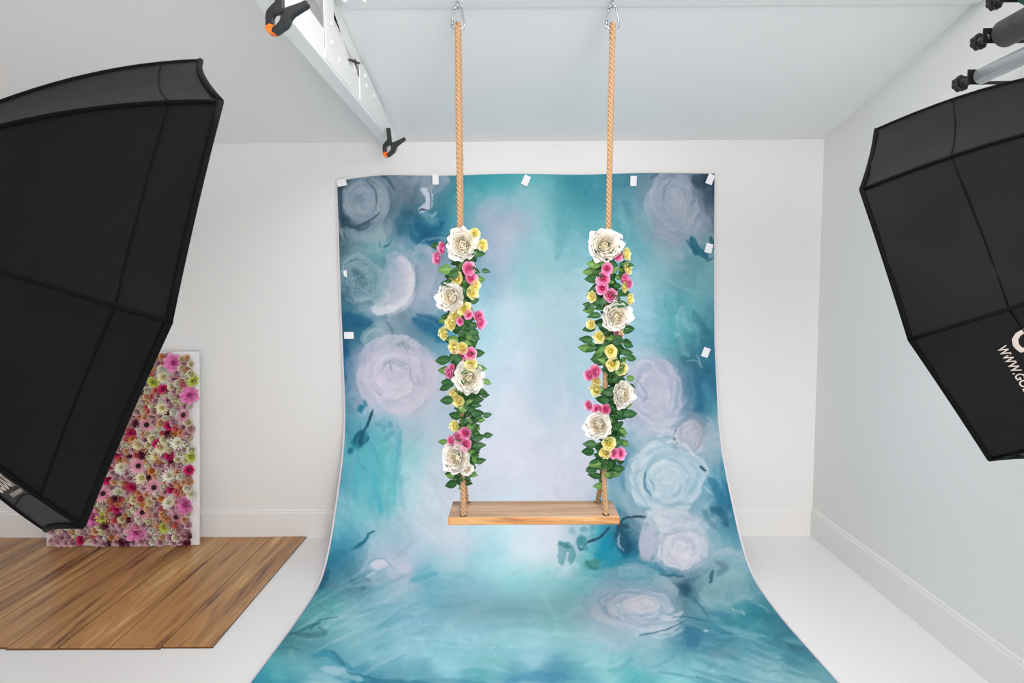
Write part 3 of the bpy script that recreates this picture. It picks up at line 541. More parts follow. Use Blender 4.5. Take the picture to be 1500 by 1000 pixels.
# branch and small buds, bottom left
stroke([(549, 777), (540, 782), (535, 792), (525, 798), (516, 804)], 4, (24, 100, 128), .85, soft=.5, br=.2); stroke([(540, 784), (530, 797), (514, 806)], 6, (40, 118, 146), .6, soft=.8)
stroke([(508, 806), (490, 816), (480, 826)], 18, (46, 118, 150), .6, soft=1); stroke([(482, 836), (475, 850), (470, 862)], 10, (34, 90, 122), .8, soft=.9); stroke([(474, 852), (488, 858), (496, 852)], 5, (92, 122, 150), .6)
blob(556, 826, 15, 9, -8, (206, 210, 226), .9, .35, .2); blob(592, 832, 11, 13, 20, (202, 204, 224), .85, .5, .3); stroke([(538, 830), (544, 820), (560, 817), (572, 828), (578, 834)], 2, (124, 150, 176), .7, br=.2); stroke([(575, 845), (590, 848), (598, 838)], 9, (205, 200, 222), .6)
blob(516, 852, 9, 7, -20, (62, 112, 138), .6, .8, .4); stroke([(600, 850), (622, 846), (640, 838)], 12, (84, 172, 202), .6, soft=1); stroke([(610, 838), (630, 830)], 10, (110, 182, 208), .5, soft=1)
for i in range(44):
    x = prng.uniform(470, 640); y = prng.uniform(845, 990); L = prng.uniform(15, 45); a = -.25+prng.normal(0, .18)-.006*(620-x)*.3
    c = [(150, 200, 214), (118, 182, 198), (176, 205, 220), (92, 160, 180)][prng.randint(4)]
    stroke([(x-L, y-L*a), (x, y-3), (x+L, y+L*a)], prng.uniform(4, 10), c, .42, soft=.9, br=.6)
stroke([(420, 930), (445, 922), (470, 908), (495, 904)], 3, (44, 108, 132), .75, br=.3); stroke([(425, 926), (450, 930), (476, 926), (466, 918)], 9, (60, 104, 128), .7, soft=.8, br=.6); stroke([(454, 922), (462, 914), (470, 912)], 2.5, (40, 92, 114), .8, br=.2)
stroke([(405, 950), (425, 948), (440, 952)], 4, (60, 120, 142), .6); stroke([(455, 960), (478, 956), (500, 970), (520, 985)], 13, (52, 138, 172), .7, soft=.9); stroke([(484, 952), (500, 968), (505, 978)], 7, (60, 108, 142), .6, soft=.9)
stroke([(470, 978), (500, 984), (530, 996)], 15, (190, 214, 224), .75, soft=.7, br=.7); stroke([(505, 982), (530, 990), (560, 996)], 3, (34, 96, 128), .8); stroke([(540, 997), (580, 1000), (640, 1004)], 12, (48, 118, 150), .7, soft=.8)
for i in range(90): x = prng.uniform(600, 730); y = 905+prng.normal(0, 6)+(x-600)*.35; blob(x, y, 1.5, 1., 0, (196, 222, 232), .5, .6)
# misty centre: pale uprights and pale blue water
for i in range(60):
    x = prng.normal(760, 70); y = prng.uniform(360, 800); stroke([(x, y-30), (x+prng.normal(0, 12), y), (x+prng.normal(0, 10), y+34)], prng.uniform(18, 44), (205, 214, 231) if prng.rand() < .6 and y > 520 else (178, 209, 225), .12, soft=1, br=.2)
stroke([(700, 320), (712, 306), (735, 300), (750, 318), (735, 350)], 34, (164, 176, 200), .55, soft=1); stroke([(690, 330), (697, 300)], 10, (120, 160, 182), .5, soft=1)
stroke([(668, 300), (690, 330), (705, 360)], 22, (118, 166, 188), .35, soft=1); stroke([(820, 262), (826, 320), (815, 380)], 24, (84, 156, 174), .4, soft=1)
for i in range(46):
    x = prng.uniform(640, 880); y = prng.uniform(850, 1015); L = prng.uniform(20, 60); stroke([(x-L, y+prng.normal(0, 3)), (x, y+prng.normal(0, 3)), (x+L, y+prng.normal(0, 3))], prng.uniform(5, 14), [(168, 212, 226), (136, 198, 212), (150, 196, 218), (126, 186, 204)][prng.randint(4)], .38, soft=1, br=.5)
stroke([(740, 1000), (790, 988), (840, 994)], 16, (82, 142, 180), .6, soft=1); stroke([(560, 1010), (640, 996), (720, 1004)], 10, (70, 132, 162), .5, soft=1)
# upper right rose, pale and folded
for i in range(40):
    a = prng.uniform(0, 6.28); rr = prng.uniform(8, 44); x, y = 990+rr*math.cos(a)*.9, 305+rr*math.sin(a)*1.2; t = a+1.57; L = prng.uniform(8, 22); v = prng.uniform(-10, 12)
    stroke([(x-L*math.cos(t), y-L*math.sin(t)), (x+3, y), (x+L*math.cos(t), y+L*math.sin(t))], prng.uniform(7, 14), (156+v, 166+v, 186+v), .5, soft=.9)
petals(985, 300, 42, 58, (172, 178, 198), (150, 162, 182), (118, 134, 158), 40, .5, 6)
stroke([(962, 258), (956, 280), (955, 300), (966, 318)], 6, (172, 186, 204), .5); stroke([(952, 262), (965, 252)], 6, (60, 92, 122), .6); stroke([(984, 262), (974, 275), (972, 295)], 3, (110, 125, 150), .6); stroke([(1016, 258), (1026, 270), (1044, 262)], 18, (46, 66, 92), .75, soft=.9); stroke([(1030, 280), (1046, 300)], 14, (70, 84, 112), .6, soft=1)
stroke([(1012, 275), (1018, 290), (1012, 300)], 6, (110, 118, 142), .5); stroke([(1044, 310), (1046, 345)], 6, (96, 120, 146), .6, soft=1)
stroke([(985, 370), (1000, 376), (1012, 366)], 10, (160, 176, 196), .5, soft=.9)
# dark painted leaf upper right
stroke([(1013, 346), (1017, 360), (1026, 370), (1038, 378)], 12, (22, 92, 122), .85, soft=.5, br=.3); stroke([(1006, 352), (1016, 366), (1024, 374)], 7, (28, 98, 126), .8, soft=.6); stroke([(1034, 382), (1041, 380), (1046, 376)], 2.4, (24, 92, 120), .9, br=.1); stroke([(1040, 347), (1045, 358), (1046, 366)], 7, (24, 74, 98), .85, soft=.5)
stroke([(1005, 370), (1010, 395), (1016, 408)], 20, (100, 148, 166), .5, soft=1); blob(1024, 385, 12, 9, 30, (96, 152, 170), .6, .9)
# right edge, middle
for P_, wd, c in (([(1000, 450), (1003, 470), (1012, 485)], 9, (140, 182, 192)), ([(996, 490), (1002, 515), (1010, 520)], 11, (140, 176, 186)), ([(1015, 455), (1030, 480), (1042, 490)], 14, (62, 122, 146)), ([(1000, 525), (1020, 535), (1040, 545)], 20, (54, 104, 132)), ([(1004, 530), (1020, 528), (1028, 540)], 3, (150, 185, 198)), ([(1028, 470), (1040, 500), (1040, 530)], 12, (58, 112, 138)), ([(985, 445), (982, 480), (990, 510)], 14, (92, 168, 178)), ([(1010, 560), (1022, 580), (1024, 600)], 26, (36, 106, 144)), ([(1030, 560), (1042, 585), (1046, 610)], 16, (84, 144, 170))): stroke(P_, wd, c, .6, soft=.9, br=.5)
arc(1004, 470, 12, 22, 150, 280, 2.5, (170, 200, 208), .6); stroke([(1020, 520), (1030, 540)], 2.5, (160, 196, 208), .7)
# lavender rose behind the right garland
for i in range(80):
    a = prng.uniform(0, 6.28); rr = prng.uniform(6, 50); x, y = 958+rr*math.cos(a)*.85, 575+rr*math.sin(a); t = a+1.57+prng.normal(0, .3); L = prng.uniform(6, 18); v = prng.uniform(-14, 12)
    stroke([(x-L*math.cos(t), y-L*math.sin(t)), (x+3*math.cos(a), y+3*math.sin(a)), (x+L*math.cos(t), y+L*math.sin(t))], prng.uniform(6, 12), (186+v, 188+v, 208+v), .5, soft=.9, br=.6)
petals(958, 578, 46, 56, (202, 202, 218), (180, 184, 206), (140, 156, 184), 46, .5, 7)
arc(946, 535, 12, 7, 150, 380, 4, (205, 210, 224), .7); arc(948, 566, 16, 18, 60, 240, 3, (140, 158, 184), .6); stroke([(936, 560), (948, 578), (940, 590)], 3, (120, 145, 172), .6); arc(955, 570, 30, 34, 250, 380, 4, (168, 176, 200), .6)
# small oval rose
petals(1010, 638, 23, 28, (202, 202, 214), (172, 172, 190), (126, 132, 158), 26, .6, 21);  stroke([(990, 625), (988, 640), (994, 655)], 3, (70, 100, 130), .8); stroke([(992, 652), (1002, 664), (1018, 664), (1030, 654)], 6, (206, 206, 220), .85, soft=.5)
for a in range(8): stroke([(1034+a*2, 610+a*9), (1046, 618+a*8)], 5, (164, 182, 200), .4)
# big white rose
petals(976, 700, 60, 58, (208, 218, 226), (166, 194, 210), (112, 158, 186), 60, .62, 8)
for k, (r, a0, a1, w_, c) in enumerate(((56, 150, 300, 12, (196, 210, 222)), (54, 175, 250, 5, (216, 224, 232)), (50, 60, 140, 9, (176, 200, 214)), (46, 160, 330, 9, (158, 192, 208)), (42, 140, 280, 8, (204, 214, 224)), (36, -40, 90, 10, (180, 200, 216)), (33, 120, 300, 5, (116, 164, 190)), (30, 130, 310, 8, (198, 212, 222)), (25, -60, 120, 9, (172, 196, 212)), (21, 100, 280, 6, (138, 178, 200)), (17, 90, 300, 6, (200, 212, 222)), (11, -80, 150, 6, (186, 202, 216)), (7, 100, 330, 4, (150, 176, 198)), (44, 300, 390, 12, (168, 190, 208)))):
    arc(976+prng.normal(0, 2.5), 700+prng.normal(0, 2.5), r*prng.uniform(.92, 1.05), r*prng.uniform(.9, 1.04), a0+prng.normal(0, 12), a1, w_*.8, c, .42, soft=.8, br=.6)
stroke([(946, 690), (944, 710), (954, 728)], 4, (66, 120, 156), .8, soft=.6, br=.3); stroke([(952, 700), (960, 722)], 3, (90, 140, 172), .7); stroke([(962, 640), (980, 634), (992, 640)], 9, (196, 208, 218), .75, br=.65); stroke([(975, 648), (995, 646)], 5, (210, 216, 224), .7); stroke([(926, 645), (940, 655), (948, 640)], 9, (160, 185, 200), .5)
stroke([(1024, 682), (1034, 690)], 3, (30, 70, 100), .9, br=.1); stroke([(1030, 712), (1044, 724)], 3, (170, 205, 218), .8); stroke([(1038, 700), (1050, 716), (1058, 740)], 16, (34, 112, 152), .75, soft=.9); stroke([(1040, 745), (1056, 750), (1066, 770)], 14, (36, 92, 124), .8, soft=.9)
stroke([(920, 665), (910, 690), (915, 720)], 10, (84, 132, 168), .6, soft=1)
stroke([(900, 690), (905, 720), (898, 745)], 12, (130, 170, 192), .5, soft=1); stroke([(870, 700), (850, 690), (825, 705), (822, 730)], 12, (205, 206, 223), .5, soft=1); stroke([(880, 715), (900, 725), (905, 745)], 9, (120, 160, 176), .6, soft=.9, br=.6)
petals(985, 762, 46, 22, (206, 213, 224), (176, 190, 206), (120, 150, 176), 28, .5, 11)
petals(850, 712, 34, 40, (208, 208, 225), (200, 203, 223), (186, 194, 216), 18, .3, 12)
petals(1060, 865, 44, 34, (160, 190, 202), (134, 174, 188), (100, 150, 172), 24, .4, 13)
# pale pair of petals over the lower rose
stroke([(948, 748), (960, 756), (975, 770), (968, 778)], 14, (200, 208, 220), .85, soft=.5); stroke([(955, 742), (985, 750), (1010, 742)], 16, (198, 206, 218), .75, soft=.6, br=.6); stroke([(985, 770), (1005, 765), (1030, 770)], 16, (178, 190, 204), .65, soft=.8); stroke([(1030, 745), (1040, 765), (1052, 775)], 10, (80, 118, 144), .6, soft=.9)
blob(1005, 755, 20, 10, 10, (150, 172, 192), .5, .9)
# dark ground for the lower roses, leaves and stem
stroke([(905, 775), (915, 795), (918, 812)], 24, (34, 72, 106), .85, soft=.8); stroke([(893, 785), (884, 805), (872, 828)], 17, (14, 142, 178), .85, soft=.8, br=.6); stroke([(912, 812), (930, 826), (948, 822)], 18, (22, 110, 148), .8, soft=.9); stroke([(950, 828), (975, 838), (1000, 842)], 10, (30, 112, 146), .7, soft=.9); stroke([(880, 830), (905, 822), (915, 830)], 14, (26, 140, 172), .7, soft=.9)
blob(949, 796, 14, 29, 8, (176, 182, 204), .95, .3, .15); stroke([(955, 822), (964, 818), (964, 808)], 5, (206, 206, 220), .8); stroke([(944, 770), (937, 790), (940, 812)], 4, (206, 208, 222), .6); stroke([(909, 780), (906, 795), (914, 806)], 4, (156, 186, 200), .9, br=.2)
blob(1000, 804, 37, 34, 5, (188, 194, 210), .92, .35, .2)
petals(998, 804, 36, 33, (214, 215, 226), (188, 192, 208), (148, 162, 188), 40, .6, 9)
for (r, a0, a1, w_, c) in ((34, 100, 300, 5, (212, 214, 224)), (31, 280, 400, 5, (206, 210, 222)), (27, 90, 330, 3, (156, 170, 194)), (24, 60, 260, 5, (208, 210, 222)), (19, 200, 400, 4, (164, 176, 198)), (16, 30, 220, 5, (210, 212, 224)), (11, 180, 420, 3, (160, 172, 196)), (7, 0, 270, 4, (206, 208, 222))): arc(996+prng.normal(0, 1.5), 803+prng.normal(0, 1.5), r*prng.uniform(.93, 1.05), r*.92, a0, a1, w_, c, .45, soft=.7, br=.5)
blob(1030, 800, 11, 21, -8, (186, 196, 210), .85, .4); stroke([(1022, 782), (1034, 788), (1038, 808)], 3, (150, 172, 192), .6)
stroke([(862, 794), (878, 786), (892, 772)], 3.2, (44, 70, 98), .95, soft=.4, br=.05, taper=False); stroke([(905, 767), (918, 758), (932, 756), (944, 757)], 2.6, (44, 64, 92), .95, soft=.4, br=.05, taper=False); stroke([(846, 797), (852, 805), (860, 795)], 3, (36, 100, 122), .9, br=.1)
blob(912, 770, 12, 6, 5, (52, 84, 108), .9, .4, .3); stroke([(904, 776), (914, 790), (912, 804)], 5, (60, 100, 128), .7)
stroke([(820, 793), (824, 805), (822, 826)], 13, (84, 148, 164), .85, soft=.4, br=.55); stroke([(830, 795), (838, 808), (836, 826)], 11, (70, 138, 154), .85, soft=.5, br=.55); stroke([(818, 796), (836, 800)], 7, (60, 130, 148), .8)
blob(852, 792, 10, 9, 10, (70, 142, 158), .85, .4, .3); blob(858, 802, 7, 5, 30, (84, 156, 170), .8, .5); blob(838, 778, 6, 7, -20, (140, 176, 188), .8, .5); blob(856, 775, 9, 5, 0, (108, 160, 174), .75, .5); blob(868, 772, 5, 9, 20, (96, 156, 172), .75, .5); blob(869, 784, 6, 4, 0, (104, 160, 174), .7, .5)
blob(868, 826, 14, 10, -10, (84, 146, 146), .85, .4, .4); stroke([(858, 820), (868, 832), (880, 832)], 5, (58, 122, 130), .7); stroke([(885, 845), (890, 836), (910, 832)], 10, (150, 185, 202), .7); stroke([(895, 848), (915, 830), (940, 832), (945, 845)], 12, (140, 176, 196), .7, soft=.7)
# floor rose seen flattened
stroke([(958, 850), (968, 848), (985, 862), (992, 872)], 13, (176, 196, 208), .8, soft=.5); blob(965, 862, 10, 13, 0, (170, 190, 204), .6, .6)
blob(935, 888, 64, 30, 3, (172, 186, 206), .75, .5, .3)
stroke([(880, 870), (900, 864), (930, 862), (960, 868)], 8, (200, 206, 220), .75, soft=.6); stroke([(874, 882), (874, 898), (892, 906), (915, 912)], 13, (206, 210, 222), .9, soft=.45); stroke([(900, 902), (940, 918), (975, 922), (995, 912)], 14, (206, 210, 222), .85, soft=.5, br=.5); stroke([(885, 890), (905, 902), (930, 910)], 4, (120, 156, 186), .8); stroke([(898, 872), (910, 878), (912, 892), (926, 904)], 8, (108, 146, 180), .8, soft=.6); stroke([(905, 895), (916, 903), (926, 907)], 5, (82, 126, 166), .75)
petals(936, 888, 62, 29, (210, 214, 226), (178, 192, 210), (110, 148, 182), 34, .55, 10, 4)
blob(942, 884, 27, 15, 4, (208, 208, 222), .95, .35, .2); arc(944, 884, 16, 8, -160, 140, 3, (176, 180, 202), .7); arc(946, 884, 8, 4, 0, 260, 2.5, (190, 196, 200), .8); arc(942, 885, 28, 17, 0, 130, 4, (160, 176, 200), .7); stroke([(965, 905), (985, 905), (1000, 895)], 9, (204, 208, 222), .8)
stroke([(936, 930), (960, 926), (985, 918), (1005, 908)], 3, (62, 116, 146), .85, br=.3); stroke([(950, 932), (975, 932), (1000, 922)], 6, (182, 206, 218), .75, br=.6); stroke([(985, 905), (1003, 902), (1030, 908), (1045, 910)], 2.6, (56, 110, 138), .8, br=.3)
petals(935, 838, 46, 18, (160, 186, 202), (130, 172, 190), (84, 150, 174), 20, .35, 16)
# dark strokes at right of the floor rose
blob(1005, 862, 14, 13, 20, (50, 92, 118), .85, .6, .45); stroke([(1012, 872), (1028, 890), (1040, 905)], 6, (64, 112, 138), .8, soft=.6, br=.6); stroke([(1045, 835), (1042, 845), (1040, 854)], 6, (56, 80, 112), .85, soft=.5); stroke([(1048, 822), (1062, 832), (1050, 842)], 12, (84, 108, 138), .6, soft=.9, br=.6); stroke([(965, 842), (990, 842), (1003, 846)], 4, (50, 100, 126), .8)
stroke([(1035, 860), (1030, 880), (1045, 895)], 14, (152, 186, 198), .6, soft=.8, br=.6); stroke([(1060, 850), (1080, 840), (1095, 846)], 16, (142, 180, 190), .55, soft=.9, br=.6); stroke([(1045, 812), (1065, 806), (1085, 812)], 9, (176, 190, 206), .7, br=.7); stroke([(1072, 892), (1085, 895), (1092, 900)], 5, (196, 216, 224), .8)
stroke([(1075, 890), (1100, 888), (1130, 905)], 22, (44, 132, 156), .65, soft=1); stroke([(1100, 880), (1120, 890), (1128, 900)], 4, (170, 185, 196), .5)
for i in range(60):
    x = prng.uniform(1000, 1190); y = prng.uniform(900, 1010); L = prng.uniform(14, 40); a = .35+prng.normal(0, .15)
    stroke([(x-L, y-L*a), (x, y), (x+L, y+L*a)], prng.uniform(4, 11), [(124, 178, 194), (70, 138, 160), (150, 190, 204), (58, 120, 152), (96, 160, 178)][prng.randint(5)], .42, soft=.9, br=.6)
stroke([(1005, 920), (1015, 935), (1008, 945)], 26, (56, 118, 156), .7, soft=1, br=.3); blob(1034, 923, 5, 2.5, 0, (178, 212, 224), .8); stroke([(1030, 950), (1052, 948), (1070, 936), (1082, 934)], 9, (76, 134, 158), .7, br=.6); stroke([(1035, 955), (1060, 958), (1085, 950)], 14, (124, 150, 168), .6, br=.6); stroke([(1152, 944), (1165, 948), (1178, 952)], 9, (66, 108, 130), .8, br=.6)
# final: fine edge warp, canvas grain and dry-brush speckle
wx, wy = vnoise(7, 90, 1, 2), vnoise(7, 95, 1, 2)
CV = bil(CV, (gx-CX0)*KS+wx*1.5*KS, (gy-CY0)*KS+wy*1.5*KS)
CV += (vnoise(26, 100, 1, 4)*5)[..., None]*np.array([1.3, 1, .8]) + (vnoise(3, 110, 2.5, 2)*2.6)[..., None]
CV = np.clip(CV, 0, 255)
lum = CV.mean(-1, keepdims=True); CV = np.clip((lum+(CV-lum)*CV_SAT)*CV_CON+CV_OFF+np.array(CV_TINT), 8, 250)
tl = np.clip((CV.mean(-1, keepdims=True)-100)/100, 0, 1); CV = np.clip(CV+np.concatenate([-6+15*tl, 2+4*tl, -4+5*tl], -1), 6, 250)
def lin(c): c = c/255.; return np.where(c <= .04045, c/12.92, ((c+.055)/1.055)**2.4)
mirror = np.where(PY > 1028, 2056-PY, PY)
PRINT = bil(lin(CV).astype(np.float32), (np.clip(PX, 352, 1248)-CX0)*KS, (mirror-CY0)*KS)
PRINT = np.clip(PRINT*PRINT_GAIN, 0, .92)


backdrop = thing('photo_backdrop', 'teal and blue painterly rose printed fabric backdrop sweeping from wall to floor', 'backdrop', (0.1, 3.98, 2.3))
def grid_mesh(name, X, Y, Z, col=None, flip=False):
    nv, nu = X.shape
    me = bpy.data.meshes.new(name); n = nv*nu
    co = np.stack([X, Y, Z], -1).reshape(-1, 3).astype(np.float32)
    a = np.arange(n).reshape(nv, nu)
    q = np.stack([a[:-1, :-1], a[1:, :-1], a[1:, 1:], a[:-1, 1:]], -1).reshape(-1, 4)
    if flip: q = q[:, ::-1]
    me.vertices.add(n); me.vertices.foreach_set('co', co.ravel())
    me.loops.add(q.size); me.loops.foreach_set('vertex_index', q.ravel().astype(np.int32))
    me.polygons.add(len(q)); me.polygons.foreach_set('loop_start', np.arange(0, q.size, 4, dtype=np.int32))
    me.polygons.foreach_set('loop_total', np.full(len(q), 4, np.int32))
    me.update(); me.validate()
    me.polygons.foreach_set('use_smooth', np.ones(len(q), bool))
    if col is not None:
        at = me.color_attributes.new('print', 'FLOAT_COLOR', 'POINT')
        at.data.foreach_set('color', np.concatenate([col.reshape(-1, 3), np.ones((n, 1))], 1).astype(np.float32).ravel())
    return me
M_print_fab = bpy.data.materials.new('printed_fabric'); M_print_fab.use_nodes = True
nt = M_print_fab.node_tree; b = nt.nodes['Principled BSDF']
va = nt.nodes.new('ShaderNodeVertexColor'); va.layer_name = 'print'
nt.links.new(va.outputs['Color'], b.inputs['Base Color'])
b.inputs['Roughness'].default_value = .62; b.inputs['Specular IOR Level'].default_value = .3
tc = nt.nodes.new('ShaderNodeTexCoord'); nz = nt.nodes.new('ShaderNodeTexNoise'); nz.inputs['Scale'].default_value = 900
nt.links.new(tc.outputs['Object'], nz.inputs['Vector'])
bp = nt.nodes.new('ShaderNodeBump'); bp.inputs['Strength'].default_value = .15; bp.inputs['Distance'].default_value = .0006
nt.links.new(nz.outputs['Fac'], bp.inputs['Height']); nt.links.new(bp.outputs['Normal'], b.inputs['Normal'])
me = grid_mesh('printed_cloth', XX, YY, ZZ, PRINT, flip=True)
o = link_mesh('printed_cloth', me, M_print_fab, None); o.parent = backdrop; o.matrix_parent_inverse = backdrop.matrix_basis.inverted()
# plain white back of the cloth, 1.5 mm behind
k = 8
Xb, Yb, Zb = XX[::k, ::k].copy(), YY[::k, ::k].copy(), ZZ[::k, ::k].copy()
ty = np.gradient(rows[:, 0])[::k]; tz = np.gradient(rows[:, 1])[::k]; ln = np.hypot(ty, tz)
Yb += (-tz/ln*.002)[:, None]; Zb += (ty/ln*.002)[:, None]
o = link_mesh('cloth_back', grid_mesh('cloth_back', Xb, Yb, Zb), M_fabback, None); o.parent = backdrop; o.matrix_parent_inverse = backdrop.matrix_basis.inverted()
for side in (0, -1):
    bm = bmesh.new(); pts = []
    for i in range(0, NV, 3):
        pts.append(Vector((XX[i, side] + (-.002 if side == 0 else .002), YY[i, side]-.001, ZZ[i, side]+.001)))
    # flat overlocked hem, 8 mm wide, lightly scalloped
    rng = random.Random(3+side); prev = None
    for i, p in enumerate(pts):
        wd = .006 + .0022*(i % 2) + rng.uniform(0, .0015)
        sgn = -1 if side == 0 else 1
        q = [bm.verts.new(p+Vector((-sgn*.001, -.0015, .0015))), bm.verts.new(p+Vector((sgn*wd, -.001, .0012))), bm.verts.new(p+Vector((sgn*wd, .001, -.001)))]
        if prev:
            for a in (0, 1): bm.faces.new((prev[a], prev[a+1], q[a+1], q[a]))
        prev = q
    kid('hem', bm, M_hem, backdrop)
# tape strips
tapes = [((500.5, 267.5), 11, 6.5, 12, 'white tape strip at the top left corner of the backdrop'),
         ((638, 262.5), 4.5, 7.5, 0, 'white tape strip on the top edge left of the left swing rope'),
         ((770.5, 264), 4.8, 7.2, 25, 'tilted white tape strip on the top edge between the two ropes'),
         ((928, 265), 4.5, 7.2, 2, 'upright white tape strip on the top edge right of the right rope'),
         ((1040.5, 262.5), 4.8, 7.2, 22, 'tilted white tape strip at the top right corner of the backdrop'),
         ((1038.5, 363.5), 5.2, 6.8, 14, 'white tape strip on the right edge over a dark painted leaf'),
         ((1034, 516), 5, 7, 20, 'lowest white tape strip, on the right edge of the backdrop'),
         ((506, 400.5), 4.6, 5.5, 24, 'torn pointed white tape strip high on the left edge of the backdrop'),
         ((511, 491), 7, 5, 0, 'lowest white tape strip on the left edge of the backdrop')]
for (c0, hw, hh, ang, lab) in tapes:
    if ang == 12: hw, hh = 6.8, 4.8
    p = onY(c0[0], c0[1], 3.966); s = 3.97/F_PX
    bm = bmesh.new(); a = math.radians(ang)
    if 'torn' in lab: quad = [(-hw, -.5*hh), (-.1*hw, -hh), (hw, hh*.9), (-.2*hw, hh*.7)]
    else: quad = [(-hw, -hh), (hw, -hh), (hw, hh), (-hw, hh)]
    quad = [((x*math.cos(a)-y*math.sin(a))*s, (x*math.sin(a)+y*math.cos(a))*s) for x, y in quad]
    if ang == 12: quad = [((x*math.cos(-a)*1+y*math.sin(-a)*-1), (x*math.sin(-a)+y*math.cos(-a))) for x, y in [(-hw*s, -hh*s), (hw*s, -hh*s), (hw*s, hh*s), (-hw*s, hh*s)]]
    prism(bm, [(x, -z) for x, z in quad], 1, 0, .0012)
    o = obj('tape_strip', bm, M_tape); o.location = p; tag(o, lab, 'tape', 'white tape strips holding the backdrop')

# ------------------------------------------------------------------ laminate floor section
planks = thing('laminate_flooring', 'loose section of brown wood laminate flooring laid on the white floor at left', 'flooring', (-2.4, 3.3, 0))
PW = .2325; xr = -1.371
fronts = [2.712, 2.702, 2.703, 2.702, 2.712, 2.70, 2.71, 2.703, 2.708, 2.70, 2.71]
PT = .009
for i, yf in enumerate(fronts):
    x1 = xr-i*PW; x0 = x1-PW+.0016
    if x0 < XL+.03: break
    bm = bmesh.new(); box(bm, (-PW/2, -.64, 0), (PW/2-.0016, .64, PT), .0016)
    o = obj('plank', bm, M_plank, planks)
    o.location = ((x0+x1)/2+2.4, yf+.64-3.3, 0)
    bm = bmesh.new(); box(bm, (x0, yf-.007, 0), (x1, yf+.002, PT*.45)); 
    for v in bm.verts: v.co -= Vector(((x0+x1)/2, yf+.64, 0))
    obj('click_edge', bm, M_plankedge, o)

# ------------------------------------------------------------------ swing
YS = 2.655; SZ = .66
swing = thing('rope_swing', 'wooden board swing on two doubled jute ropes, hanging in front of the backdrop', 'swing', (0.075, YS, SZ))
x0, x1, y0, y1 = -.284, .433, 2.546, 2.752
bm = bmesh.new(); box(bm, (x0, y0, SZ-.036), (x1, y1, SZ), .006)
seat = kid('seat_board', bm, M_seat, swing)
seat.data.materials.append(M_seatedge)
for p in seat.data.polygons:
    if abs(p.normal.z) < .5: p.material_index = 1
HL = (Vector((onY(671, 40, YS).x, YS, onY(671, 40, YS).z)), Vector((onY(897, 40, YS).x, YS, onY(897, 40, YS).z)))
holes = [(onZ(678.5, 755, SZ), onZ(683.5, 735.5, SZ)), (onZ(887.6, 753.5, SZ), onZ(875.5, 734.5, SZ))]
gath = [onY(679, 704, YS), onY(884, 698, YS)]
M_holeshade = mat('drilled_hole_shade', rgb(70, 48, 32), .8, var=.2, vscale=90)  # flat dark disc, the shade of the drilled hole put into colour
for a in holes:
    for h in a:
        bm = bmesh.new(); bmesh.ops.create_cone(bm, cap_ends=True, segments=14, radius1=.0155, radius2=.0155, depth=.0012, matrix=Matrix.Translation((h.x, h.y, SZ+.0002)))
        kid('rope_hole_shade', bm, M_holeshade, swing)
def rope(bm, path, R=.0125, pitch=.062, strands=3, ph=0):
    # resample
    L = [0.]
    for i in range(1, len(path)): L.append(L[-1]+(path[i]-path[i-1]).length)
    n = int(L[-1]/(pitch/11)); pts = []; j = 0
    for i in range(n+1):
        s = L[-1]*i/n
        while j < len(L)-2 and L[j+1] < s: j += 1
        t = (s-L[j])/max(1e-9, L[j+1]-L[j]); pts.append(path[j].lerp(path[j+1], t))
    fr = frames(pts)
    for k in range(strands):
        hp = []
        for i, (p, T, N, B) in enumerate(fr):
            a = -2*PI*(i*L[-1]/n)/pitch + k*2*PI/strands + ph
            hp.append(p+(N*math.cos(a)+B*math.sin(a))*R*.62)
        tube(bm, hp, R*.50, 7)
